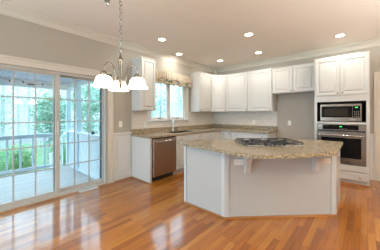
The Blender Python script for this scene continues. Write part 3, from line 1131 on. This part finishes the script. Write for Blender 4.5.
# corbels
def corbel(s, label):
    t = thing('corbel', label, 'bracket', ((P2[1] + dD * s).x + nD.x * 0.001, (P2[1] + dD * s).y + nD.y * 0.001, 0), math.atan2(dD.y, dD.x), 'corbels under the island overhang')
    # local: x along face, -y outwards
    prof = [(0, 0.575), (0.035, 0.575), (0.040, 0.60), (0.048, 0.64), (0.058, 0.675), (0.075, 0.715), (0.105, 0.755), (0.150, 0.785), (0.190, 0.795), (0.205, 0.805), (0.205, CT0 - 0.001), (0, CT0 - 0.001)]
    b = BM(); extrude_profile(b, prof, (0, 0, 0), (0, -1, 0), (0, 0, 1), -0.032, 0.032)
    obj('bracket', b, M['cab'], t)
    b = BM(); box(b, -0.042, 0.042, -0.012, -0.0002, 0.560, CT0 - 0.002, 0.003)
    obj('back_plate', b, M['cab'], t)
    return t
corbel(0.285, 'white scrolled corbel beside the left outlet, under the bowed overhang')
corbel(1.165, 'white scrolled corbel beside the right outlet, under the overhang')


def outlet(label, loc, rz, kind='outlet', wide=False, parent=None, group='wall outlets'):
    # local: plate in xz plane facing -y
    t = thing('switch_plate' if kind == 'switch' else 'power_outlet', label, 'light switch' if kind == 'switch' else 'outlet', loc, rz, group)
    hw, hh = (0.036, 0.058) if not wide else (0.060, 0.036)
    b = BM(); box(b, -hw, hw, -0.006, -0.0005, -hh, hh, 0.002)
    pl = obj('plate', b, M['plate'], t)
    if kind == 'switch':
        b = BM(); box(b, -0.016, 0.016, -0.010, -0.0062, -0.032, 0.032, 0.002)
        obj('rocker', b, M['plate'], t)
    else:
        for s in (-1, 1):
            b = BM()
            cx, cz = (0, s * 0.024) if not wide else (s * 0.024, 0)
            box(b, cx - 0.015, cx + 0.015, -0.0085, -0.0062, cz - 0.014, cz + 0.014, 0.002)
            so = obj('socket', b, M['plate'], t)
            b = BM()
            for q in (-0.006, 0.006):
                if wide: box(b, cx - 0.005, cx + 0.005, -0.0092, -0.0086, cz + q - 0.0015, cz + q + 0.0015)
                else: box(b, cx + q - 0.0015, cx + q + 0.0015, -0.0092, -0.0086, cz - 0.005, cz + 0.005)
            obj('slots', b, M['slot'], so)
    return t
aD = math.atan2(dD.y, dD.x)
for s, z, lab in ((0.178, 0.700, 'wide white outlet on the island panel left of its left corbel'), (1.310, 0.705, 'wide white outlet at the island right end beside the right corbel')):
    p = P2[1] + dD * s + nD * 0.0008
    outlet(lab, (p.x, p.y, z), aD, wide=True)
outlet('white switch plate on the greige wall between patio door and backsplash', (0.0, 2.043, 1.105), R(90), 'switch')
outlet('white outlet on the tile left of the window, above the dishwasher', (0.0104, 2.626, 1.075), R(90))
outlet('white outlet on the tile above the back counter', (1.327, YB - 0.0104, 1.085), 0)
outlet('white outlet on the bare greige wall of the fridge bay', (2.241, YB, 1.085), 0)

# ------------------------------------------------------------------ gas cooktop
cc = P2[1] + dD * 0.680 - nD * 0.315
ck = thing('gas_cooktop', 'black gas cooktop with cast iron grates set in the island worktop', 'cooktop', (cc.x, cc.y, CT1 + 0.0005), aD)
CW, CD = 0.80, 0.50
b = BM(); box(b, -CW / 2, CW / 2, -CD / 2, CD / 2, 0.0, 0.010, 0.004, 2)
obj('tray', b, paint('smoked_steel_tray', (0.16, 0.155, 0.15), 0.22, metal=1.0), ck)
for (x, y, r) in ((-0.26, 0.12, 0.045), (-0.26, -0.12, 0.038), (0.0, 0.02, 0.055), (0.26, 0.12, 0.038), (0.26, -0.10, 0.045)):
    b = BM(); lathe(b, [(r + 0.012, 0.0103), (r + 0.010, 0.018), (r * 0.75, 0.020), (r * 0.75, 0.025), (r * 0.6, 0.027), (0, 0.027)], 20, (x, y, 0))
    obj('burner', b, M['iron'], ck, smooth=True)
for gx in (-0.258, 0.0, 0.258):
    b = BM()
    w2, d2 = 0.122, 0.225
    z0, z1 = 0.036, 0.046
    t_ = 0.0055
    for x in (-w2, w2): box(b, gx + x - t_, gx + x + t_, -d2, d2, z0, z1, 0.002)
    for y in (-d2, 0, d2): box(b, gx - w2, gx + w2, y - t_, y + t_, z0, z1, 0.002)
    for y in (-d2 / 2, d2 / 2):
        box(b, gx - w2, gx - 0.035, y - 0.004, y + 0.004, z0, z1, 0.002); box(b, gx + 0.035, gx + w2, y - 0.004, y + 0.004, z0, z1, 0.002)
    for x in (-w2, w2):
        for y in (-d2, d2):
            box(b, gx + x - 0.008, gx + x + 0.008, y - 0.008, y + 0.008, 0.0102, z0 + 0.001, 0.002)
    obj('grate', b, M['iron'], ck)
for i in range(5):
    b = BM(); x = -0.12 + i * 0.06
    lathe(b, [(0.018, 0.0103), (0.018, 0.026), (0.015, 0.030), (0, 0.030)], 14, (x, -0.165 - 0.082, 0))
    obj('knob', b, M['black'], ck, smooth=True)

# ------------------------------------------------------------------ valance
va = thing('window_valance', 'cream floral gathered valance hanging over the kitchen window', 'valance', (0.0, 0.0, 2.02))
b = BM()
VY0, VY1 = 2.80, 4.165
nseg, nz = 260, 14
grid = []
for k in range(nz + 1):
    rowv = []
    h = k / nz
    z = h * 0.305
    for i in range(nseg + 1):
        u = i / nseg
        y = VY0 + (VY1 - VY0) * u
        amp = 0.026 * (1.0 - 0.45 * h)
        fold = math.sin(u * 2 * PI * 17 + 0.8 * math.sin(u * 23)) * amp + 0.006 * math.sin(u * 2 * PI * 41 + 1.0)
        puff = 0.018 * math.sin(min(1, (1 - h)) * PI)
        zz = z + (0.012 * math.sin(u * 2 * PI * 6) if k == 0 else 0) + (0.008 * math.sin(u * 2 * PI * 21) if k == nz else 0)
        rowv.append(b.verts.new((0.058 + fold + puff, y, zz)))
    grid.append(rowv)
for k in range(nz):
    for i in range(nseg):
        b.faces.new((grid[k][i], grid[k][i + 1], grid[k + 1][i + 1], grid[k + 1][i]))
vo = obj('cloth', b, M['fabric'], va, smooth=True)
sm = vo.modifiers.new('thick', 'SOLIDIFY'); sm.thickness = 0.002
b = BM(); tube(b, [(0.045, VY0 - 0.02, 0.262), (0.045, VY1 + 0.004, 0.262)], 0.008, 8)
for y in (VY0 - 0.01, VY1): tube(b, [(0.025, y, 0.262), (0.045, y, 0.262)], 0.006, 8)
obj('rod', b, M['bronze'], va)

# ------------------------------------------------------------------ recessed ceiling lights
cans = [(0.696, 2.517, 'recessed ceiling light in front of the window, nearest the chandelier'), (0.291, 3.399, 'recessed ceiling light close to the left wall above the window'),
        (0.719, 4.536, 'recessed ceiling light nearest the room corner'), (2.061, 3.398, 'recessed ceiling light over the island, foremost in mid ceiling'),
        (1.772, 4.546, 'recessed ceiling light in front of the back wall cabinets'), (3.299, 4.544, 'recessed ceiling light in front of the oven cabinet')]
proto = thing('recessed_light', 'x', 'ceiling light', (0, 0, CEIL), 0, 'recessed ceiling lights')
b = BM(); lathe(b, [(0.068, -0.0005), (0.092, -0.0005), (0.090, -0.007), (0.070, -0.009), (0.068, -0.004), (0.068, -0.0005)], 32)
obj('trim_ring', b, M['trim'], proto, smooth=True)
b = BM(); lathe(b, [(0.067, -0.0010), (0.067, -0.004), (0.045, -0.008), (0.0, -0.009)], 28)
obj('lens', b, M['can'], proto, smooth=True)
l = area_light('lamp_glow', (0, 0, -0.012), (0, 0, 0), 0.12, 0.12, CAN_W, (1.0, 0.94, 0.85), shape='DISK')
l.parent = proto
for i, (x, y, lab) in enumerate(cans):
    o = proto if i == 0 else copy_tree(proto)
    o.location = (x, y, CEIL)
    o['label'] = lab
# copies added out of frame as extra fill for the room
for (x, y) in ((4.6, 1.2), (4.8, 3.2), (1.2, -1.6), (4.6, -1.4)):
    o = copy_tree(proto)
    o.location = (x, y, CEIL)
    o['label'] = 'added recessed fill light in the ceiling, out of frame'
# added flush fill lamp, unseen behind the camera
fl = thing('flush_fill_light', 'large round frosted flush fill light added behind the camera', 'ceiling light', (3.4, -1.2, CEIL))
b = BM(); lathe(b, [(0.22, -0.0005), (0.225, -0.02), (0.20, -0.055), (0.12, -0.085), (0, -0.095)], 32)
obj('diffuser', b, emit('flush_fill_diffuser', (1.0, 0.9, 0.75), 3.0), fl, smooth=True)
l = area_light('lamp_glow', (0, 0, -0.105), (0, 0, 0), 0.45, 0.45, CEIL_FILL, (1.0, 0.98, 0.95), shape='DISK')
l.parent = fl

# torchieres added out of view as uplights to brighten the ceiling
for (x, y, pw_, lab) in ((5.9, 2.3, 1.0, 'added nickel torchiere fill light by the right wall, out of frame'), (2.4, -2.4, 0.22, 'added nickel torchiere fill light by the added rear window, out of frame')):
    tl = thing('torchiere_fill', lab, 'added fill lamp', (x, y, 0), 0, 'added torchiere fill lights')
    b = BM(); lathe(b, [(0.14, 0.0005), (0.14, 0.02), (0.03, 0.035), (0.012, 0.05), (0, 0.05)], 24)
    obj('base', b, M['nickel'], tl, smooth=True)
    b = BM(); lathe(b, [(0.011, 0.05), (0.011, 1.70), (0, 1.70)], 12)
    obj('pole', b, M['nickel'], tl, smooth=True)
    b = BM(); lathe(b, [(0.0, 1.7003), (0.06, 1.71), (0.13, 1.75), (0.17, 1.80), (0.166, 1.80), (0.125, 1.755), (0.06, 1.717), (0.0, 1.708)], 28)
    obj('bowl', b, M['trim'], tl, smooth=True)
    l = area_light('lamp_glow', (0, 0, 1.802), (PI, 0, 0), 0.3, 0.3, UP_FILL * pw_, (1.0, 0.97, 0.92), shape='DISK')
    l.parent = tl

# ------------------------------------------------------------------ chandelier
CX, CY = 1.9625, 0.9356
KC = 1.125
ZC = 1.2976 + (CEIL - 1.2976) / KC       # ceiling height in the chandelier's own scale
ch = thing('chandelier', 'three-shade brushed nickel chandelier hanging on a chain', 'chandelier', (CX, CY, 1.2976 * (1 - KC)))
ch.scale = (KC, KC, KC)
b = BM()
prof = [(0.0, 1.500), (0.006, 1.503), (0.010, 1.512), (0.005, 1.520), (0.012, 1.530), (0.020, 1.545), (0.018, 1.560), (0.015, 1.575), (0.0165, 1.59), (0.0165, 1.73), (0.021, 1.735), (0.021, 1.745), (0.013, 1.760), (0.008, 1.785), (0.005, 1.80), (0.0, 1.80)]
lathe(b, prof, 24)
obj('column', b, M['nickel'], ch, smooth=True)


def torus(bm, c, R1, r, axis, stretch=1.0, seg=14):
    pts = []
    for i in range(seg):
        a = 2 * PI * i / seg
        u, v = R1 * math.cos(a), R1 * stretch * math.sin(a)
        if axis == 'x': pts.append((c[0], c[1] + u, c[2] + v))
        elif axis == 'y': pts.append((c[0] + u, c[1], c[2] + v))
    tube(bm, pts, r, 6, closed=True)
b = BM()
torus(b, (0, 0, 1.816), 0.018, 0.0032, 'y')
z = 1.852; k = 0
while z < ZC - 0.06:
    torus(b, (0, 0, z), 0.0095, 0.0026, 'x' if k % 2 == 0 else 'y', 1.9, 12)
    z += 0.0285; k += 1
obj('chain', b, M['nickel'], ch, smooth=True)
b = BM()
# spare loop of chain gathered beside the main one, with its electric cord
n = 44
ax = Vector((-0.7516, -0.6596))
for i in range(n):
    u = i / (n - 1)
    px = 0.065 + 0.085 * u + 0.0
    zz = 2.200 + (ZC - 2.245) * (2 * u - 1) ** 2 * (1.0 if u > 0.5 else 1.0)
    x, y = ax.x * px, ax.y * px
    torus(b, (x, y, zz), 0.011, 0.0034, 'x' if i % 2 == 0 else 'y', 1.7, 10)
obj('spare_chain', b, M['nickel'], ch, smooth=True)
b = BM(); lathe(b, [(0.062, ZC - 0.0005), (0.060, ZC - 0.012), (0.035, ZC - 0.03), (0.012, ZC - 0.04), (0.010, ZC - 0.055), (0, ZC - 0.055)], 24)
obj('canopy', b, M['nickel'], ch, smooth=True)
b = BM(); tube(b, [(ax.x * 0.15, ax.y * 0.15, ZC - 0.0005), (ax.x * 0.15, ax.y * 0.15, ZC - 0.03), (ax.x * 0.15 + 0.012, ax.y * 0.15, ZC - 0.045)], 0.004, 8)
obj('swag_hook', b, M['nickel'], ch, smooth=True)
toC = Vector((3.625 - CX, -CY)).normalized()
base_a = math.atan2(toC.y, toC.x)
for k in range(3):
    a = base_a + (R(60), R(-60), R(180))[k] + R(4.5)
    dx, dy = math.cos(a), math.sin(a)
    RR = 0.143
    pts = []
    for (r, zz) in ((0.012, 1.552), (0.026, 1.553), (0.040, 1.566), (0.048, 1.60), (0.052, 1.637), (0.062, 1.668), (0.082, 1.690), (0.100, 1.697), (0.121, 1.687), (0.137, 1.666), (0.143, 1.640), (0.143, 1.620)):
        pts.append((dx * r, dy * r, zz))
    b = BM(); tube(b, pts, 0.0052, 10)
    arm = obj('arm', b, M['nickel'], ch, smooth=True)
    b = BM(); lathe(b, [(0.0, 1.626), (0.014, 1.623), (0.024, 1.615), (0.027, 1.602), (0.027, 1.590), (0.0, 1.590)], 20, (dx * RR, dy * RR, 0))
    obj('socket_cap', b, M['nickel'], arm, smooth=True)
    b = BM()
    out = [(0.026, 1.5875), (0.040, 1.584), (0.050, 1.576), (0.056, 1.564), (0.060, 1.548), (0.064, 1.532), (0.071, 1.518), (0.080, 1.510), (0.084, 1.507)]
    inn = [(r - 0.003, zz - 0.0015) for r, zz in out[::-1]]
    seg = 36
    rings = []
    for (r, zz) in out + inn:
        fr = (1.59 - zz) / 0.1
        zz += 0.002
        rings.append([b.verts.new((dx * RR + r * (1 + 0.03 * fr * math.cos(9 * 2 * PI * i / seg)) * math.cos(2 * PI * i / seg), dy * RR + r * (1 + 0.03 * fr * math.cos(9 * 2 * PI * i / seg)) * math.sin(2 * PI * i / seg), zz)) for i in range(seg)])
    for q in range(len(rings) - 1):
        for i in range(seg):
            j = (i + 1) % seg
            b.faces.new((rings[q][i], rings[q][j], rings[q + 1][j], rings[q + 1][i]))
    obj('lamp_shade', b, M['shade'], arm, smooth=True)
    b = BM(); lathe(b, [(0, 1.5895), (0.012, 1.587), (0.014, 1.570), (0.022, 1.550), (0.024, 1.537), (0.016, 1.522), (0, 1.517)], 16, (dx * RR, dy * RR, 0))
    obj('bulb', b, emit('chandelier_bulb', (1.0, 0.85, 0.62), 12.0), arm, smooth=True)

# ------------------------------------------------------------------ floor register
fr_ = thing('floor_register', 'white slotted floor register in front of the patio door', 'floor vent', (0.012, 1.262, 0.0003))
b = BM()
L_, Wd = 0.30, 0.085
box(b, 0, Wd, 0, 0.014, 0, 0.006, 0.001); box(b, 0, Wd, L_ - 0.014, L_, 0, 0.006, 0.001)
box(b, 0, 0.014, 0.014, L_ - 0.014, 0, 0.006, 0.001); box(b, Wd - 0.014, Wd, 0.014, L_ - 0.014, 0, 0.006, 0.001)
box(b, Wd / 2 - 0.003, Wd / 2 + 0.003, 0.014, L_ - 0.014, 0, 0.005)
obj('frame', b, M['vent'], fr_)
b = BM(); box(b, 0.014, Wd - 0.014, 0.014, L_ - 0.014, 0.0, 0.0015)
obj('duct', b, M['bluegasket'], fr_)
b = BM()
for i in range(15):
    y = 0.022 + i * 0.0182
    box(b, 0.014, Wd - 0.014, y, y + 0.0045, 0.002, 0.005)
obj('louver', b, M['vent'], fr_)['kind'] = 'stuff'

# ------------------------------------------------------------------ porch outside the patio door
DK = -0.05
b = BM(); box(b, -2.30, -0.151, -2.6, 1.86, DK - 0.04, DK)
tag(obj('deck', b, M['deck']), 'pale weathered deck of narrow boards outside the patio door', 'deck')
b = BM(); box(b, -2.45, -0.151, -2.6, 1.95, 2.085, 2.12)
tag(obj('porch_ceiling', b, M['porchceil']), 'blue beadboard porch ceiling outside above the door', 'porch ceiling')
b = BM(); box(b, -2.26, -2.14, -2.6, 1.95, 1.925, 2.0845, 0.003)
tag(obj('porch_beam', b, M['siding']), 'pale blue porch beam carrying the string lights', 'beam', 'porch beams')
b = BM(); box(b, -2.139, -0.152, 1.76, 1.86, 1.985, 2.0845, 0.003)
tag(obj('porch_beam', b, M['siding']), 'pale blue porch beam over the boarded side railing', 'beam', 'porch beams')
# posts
for (x, y, z1, lab) in ((-2.20, 1.80, 1.924, 'pale blue porch corner post beside the stair opening'), (-1.50, 1.80, 1.984, 'pale blue porch post rising from the boarded side railing'), (-2.20, -1.6, 1.924, 'pale blue porch post far to the left of the railing')):
    b = BM()
    box(b, x - 0.055, x + 0.055, y - 0.048, y + 0.048, DK + 0.0005, z1, 0.004)
    box(b, x - 0.065, x + 0.065, y - 0.050, y + 0.05, DK + 0.0005, DK + 0.10, 0.004)
    tag(obj('porch_post', b, M['siding']), lab, 'post', 'porch posts')
# front railing
fr = thing('porch_railing', 'pale blue front railing with thin spaced balusters', 'railing', (-2.20, 0, DK))
RZ = 0.845 - DK + 0.0
b = BM(); box(b, -0.045, 0.045, -1.54, 1.50, 0.85, 0.885, 0.005); box(b, -0.018, 0.018, -1.54, 1.50, 0.79, 0.849, 0.003)
obj('top_rail', b, M['railwhite'], fr)
b = BM(); box(b, -0.020, 0.020, -1.54, 1.50, 0.055, 0.115, 0.003)
obj('bottom_rail', b, M['railwhite'], fr)
y = -1.40
while y < 1.50:
    b = BM(); box(b, -0.016, 0.016, y - 0.016, y + 0.016, 0.1155, 0.7895, 0.003)
    obj('baluster', b, M['railwhite'], fr)
    y += 0.2233
b = BM(); box(b, -0.045, 0.045, 1.50, 1.59, 0.0005, 0.95, 0.005)
obj('newel', b, M['railwhite'], fr)
# side railing of wide vertical boards
sr = thing('side_railing', 'white boarded side railing with wide upright boards and cap', 'railing', (0, 1.80, DK))
b = BM(); box(b, -1.435, -0.153, -0.055, 0.055, 0.895, 0.925, 0.004); box(b, -2.135, -1.565, -0.055, 0.055, 0.895, 0.925, 0.004)
obj('cap', b, M['sidewhite'], sr)
x = -2.12
while x < -0.26:
    if not (-1.70 < x < -1.44):
        b = BM(); box(b, x, x + 0.115, -0.014, 0.014, 0.012, 0.8945, 0.003)
        obj('board', b, M['sidewhite'], sr)
    x += 0.138
b = BM(); box(b, -2.135, -1.565, -0.040, -0.0145, 0.02, 0.10, 0.003); box(b, -1.435, -0.153, -0.040, -0.0145, 0.02, 0.10, 0.003); 
obj('base_rail', b, M['sidewhite'], sr)
b = BM(); box(b, -2.135, -1.565, 0.0145, 0.040, 0.78, 0.86, 0.003); box(b, -1.435, -0.153, 0.0145, 0.040, 0.78, 0.86, 0.003)
obj('upper_rail', b, M['sidewhite'], sr)
b = BM(); lathe(b, [(0.035, 0.9255 + DK), (0.04, 0.94 + DK), (0.028, 0.96 + DK), (0.030, 0.985 + DK), (0, 0.99 + DK)], 14, (-0.70, 1.80, 0))
tag(obj('railing_lamp', b, M['black'], smooth=True), 'small dark fixture sitting on the side railing cap', 'lamp')
# stair rail and landing beyond the opening
st = thing('stair_railing', 'pale stair railing sloping down beyond the deck opening', 'railing', (-2.35, 1.76, 0))
b = BM(); tube(b, [(0.0, 0, 0.80), (-1.25, 0, 0.02)], 0.035, 8)
obj('hand_rail', b, M['sidewhite'], st)
b = BM(); box(b, -1.28, -1.20, -0.04, 0.04, -0.86, 0.10, 0.004)
obj('post', b, M['sidewhite'], st)
for k in range(5):
    b = BM(); x = -0.2 - k * 0.2; zt = 0.80 - 0.624 * (-x)
    box(b, x - 0.015, x + 0.015, -0.015, 0.015, zt - 0.85, zt - 0.02)
    obj('baluster', b, M['sidewhite'], st)
b = BM()
for k in range(4):
    box(b, -2.58 - k * 0.27, -2.302 - k * 0.27, 0.80, 1.72, DK - 0.20 - k * 0.18, DK - 0.16 - k * 0.18, 0.003)
    box(b, -2.33 - k * 0.27, -2.302 - k * 0.27, 0.80, 1.72, -0.86, DK - 0.201 - k * 0.18)
tag(obj('deck_stairs', b, M['sidewhite']), 'pale wooden steps going down from the deck opening', 'stairs')
# string lights along the beam
sl = thing('string_lights', 'dark string of small bulbs looped along the porch beam', 'string lights', (-2.125, 0, 0))
pins = [(-1.3, 2.08), (-0.35, 2.075), (0.49, 2.075), (0.80, 2.075), (1.01, 2.00), (1.24, 2.035), (1.70, 2.078)]
pts = []
for i in range(len(pins) - 1):
    (ya, za), (yb, zb) = pins[i], pins[i + 1]
    for k in range(6):
        u = k / 6
        pts.append((0, ya + (yb - ya) * u, za + (zb - za) * u - 0.03 * math.sin(PI * u) * min(1, (yb - ya) / 0.4)))
pts.append((0, pins[-1][0], pins[-1][1]))
b = BM(); tube(b, pts, 0.004, 6)
obj('cord', b, M['bulb'], sl)
for (y, z) in ((-0.9, 2.045), (-0.35, 2.07), (0.1, 2.045), (0.644, 2.045), (0.87, 2.045), (1.231, 2.030), (1.55, 2.04)):
    b = BM(); lathe(b, [(0, -0.045), (0.014, -0.035), (0.018, -0.022), (0.010, -0.005), (0.008, 0.012), (0, 0.012)], 12, (0, y, z))
    obj('bulb', b, M['bulb'], sl, smooth=True)
b = BM(); box(b, -0.010, 0.03, 0.95, 1.07, 1.965, 2.005, 0.006)
obj('control_box', b, M['bulb'], sl)

# ------------------------------------------------------------------ garden and woods
GZ = -0.86
b = BM(); box(b, -15, 14, -16, 22, GZ - 0.1, GZ)
tag(obj('lawn', b, M['lawn']), 'pale green lawn beyond the porch railing', 'grass')['kind'] = 'structure'
b = BM(); box(b, -60, -15.001, -50, 60, GZ - 0.1, GZ); box(b, -15, 14, 22.001, 60, GZ - 0.1, GZ); box(b, -15, 14, -50, -16.001, GZ - 0.1, GZ)
tag(obj('woodland_ground', b, M['litter']), 'pale leaf-covered ground of the woods beyond the lawn', 'ground')['kind'] = 'structure'


def foliage(name, centre, rad, n, leaf, m, parent=None, seed=1, hollow=0.35):
    rnd = random.Random(seed)
    b = BM()
    for _ in range(n):
        while True:
            v = Vector((rnd.uniform(-1, 1), rnd.uniform(-1, 1), rnd.uniform(-1, 1)))
            if hollow < v.length < 1: break
        # lumpy outline
        k = 0.82 + 0.25 * math.sin(v.x * 5 + seed) * math.cos(v.y * 6 + seed * 2) + 0.12 * math.sin(v.z * 7)
        p = Vector((centre[0] + v.x * rad[0] * k, centre[1] + v.y * rad[1] * k, centre[2] + v.z * rad[2] * k))
        d = Vector((rnd.uniform(-1, 1), rnd.uniform(-1, 1), rnd.uniform(-0.6, 0.6))).normalized()
        s = d.cross(Vector((rnd.uniform(-1, 1), rnd.uniform(-1, 1), 1))).normalized()
        u = leaf * rnd.uniform(0.6, 1.3)
        fold = d.cross(s) * u * 0.2
        a0, a1, a2, a3 = p - d * u, p + s * u * 0.45 + fold, p + d * u, p - s * u * 0.45 + fold
        q = [b.verts.new(x) for x in (a0, a1, a2, a3)]
        b.faces.new((q[0], q[1], q[2])); b.faces.new((q[0], q[2], q[3]))
    me = bpy.data.meshes.new(name)
    b.to_mesh(me); b.free()
    me.materials.append(m)
    o = bpy.data.objects.new(name, me)
    COL.objects.link(o)
    if parent: o.parent = parent
    return o


def tree(label, x, y, h, r, crown_z, crown_r, m, n, leaf, seed, lean=0.0, group=None, name='tree', cat='tree'):
    t = thing(name, label, cat, (x, y, GZ), 0, group)
    rnd = random.Random(seed)
    b = BM()
    pts = [(lean * u * h + 0.06 * math.sin(u * 5 + seed), 0.05 * math.sin(u * 4 + seed * 2), h * u + 0.0) for u in [i / 8 for i in range(9)]]
    tube(b, pts, r, 8, r_end=r * 0.35)
    for k in range(9):
        u = rnd.uniform(0.35, 0.95)
        p = Vector((lean * u * h, 0, h * u))
        a = rnd.uniform(0, 2 * PI)
        ln = crown_r[0] * rnd.uniform(0.5, 1.0)
        q = p + Vector((math.cos(a) * ln, math.sin(a) * ln, ln * rnd.uniform(0.3, 0.9)))
        tube(b, [p, (p + q) / 2 + Vector((0, 0, 0.05)), q], r * 0.35, 5, r_end=r * 0.1)
    obj('trunk', b, M['bark'], t, smooth=True)
    if n:
        foliage('foliage', (lean * crown_z, 0, crown_z), crown_r, n, leaf, m, t, seed)
    return t

# slender bare woodland trees behind the lawn, spread across the view of the patio door
rnd = random.Random(11)
spots = []
for i in range(25):
    a = R(140 + i * 1.9 + rnd.uniform(-0.3, 0.3))       # bearing from the camera, +X = 0
    dist = (15.5, 20.5, 26.5)[i % 3] + rnd.uniform(-0.8, 0.8)
    spots.append((3.6 + math.cos(a) * dist, math.sin(a) * dist))
for i, (x, y) in enumerate(spots):
    cr_ = (0.75, 1.0, 1.25)[i % 3]
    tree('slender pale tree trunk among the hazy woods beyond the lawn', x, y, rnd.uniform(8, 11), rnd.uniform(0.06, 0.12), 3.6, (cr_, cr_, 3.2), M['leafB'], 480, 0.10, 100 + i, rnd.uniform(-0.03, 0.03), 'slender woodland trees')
tree('bushy bright green tree behind the railing beside the patio door frame', -5.3, 2.15, 3.2, 0.05, 2.2, (0.70, 0.70, 1.15), M['leafA'], 1500, 0.075, 5, name='bushy_tree')
tree('leafy tree seen between the two pale blue porch posts', -6.4, 4.0, 4.2, 0.07, 2.6, (1.0, 1.0, 1.7), M['leafA'], 1500, 0.08, 6, name='bushy_tree')
tree('pale teal leafy tree above the white side railing', -3.6, 4.3, 4.4, 0.07, 2.7, (1.1, 1.1, 1.8), M['leafB'], 1600, 0.08, 7, name='bushy_tree')
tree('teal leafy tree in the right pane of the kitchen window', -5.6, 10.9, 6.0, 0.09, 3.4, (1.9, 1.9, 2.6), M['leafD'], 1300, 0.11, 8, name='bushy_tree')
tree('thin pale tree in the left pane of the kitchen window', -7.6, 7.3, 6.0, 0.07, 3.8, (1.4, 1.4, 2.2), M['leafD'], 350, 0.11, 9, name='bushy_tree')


def shrub(label, x, y, rad, n, m, seed):
    t = thing('shrub', label, 'shrub', (x, y, GZ), 0, 'shrubs below the railing')
    rnd_ = random.Random(seed)
    b = BM()
    for k in range(7):
        a = rnd_.uniform(0, 2 * PI)
        tube(b, [(0, 0, 0), (math.cos(a) * rad[0] * 0.3, math.sin(a) * rad[1] * 0.3, rad[2]), (math.cos(a) * rad[0] * 0.6, math.sin(a) * rad[1] * 0.6, rad[2] * 1.6)], 0.012, 5)
    obj('stem', b, M['bark'], t)
    foliage('foliage', (0, 0, rad[2] * 1.02), rad, n, 0.05, m, t, seed, 0.2)
for i, (x, y, rx, rz, lab) in enumerate(((-3.50, 0.35, 0.48, 0.66, 'green shrub behind the balusters at the left edge of the view'),
                                         (-4.10, 1.15, 0.42, 0.70, 'taller green shrub behind the middle balusters'),
                                         (-4.20, 2.20, 0.42, 0.72, 'green shrub behind the railing just left of the door frame'),
                                         (-3.3, -0.95, 0.45, 0.55, 'low green shrub behind the railing, out left'),
                                         (-5.1, 0.85, 0.60, 0.60, 'green shrub standing farther out behind the two nearer railing shrubs'),
                                         (-1.6, 2.75, 0.60, 0.60, 'green shrub behind the boarded side railing'))):
    shrub(lab, x, y, (rx, rx, rz), 1300, M['leafC'], 40 + i)
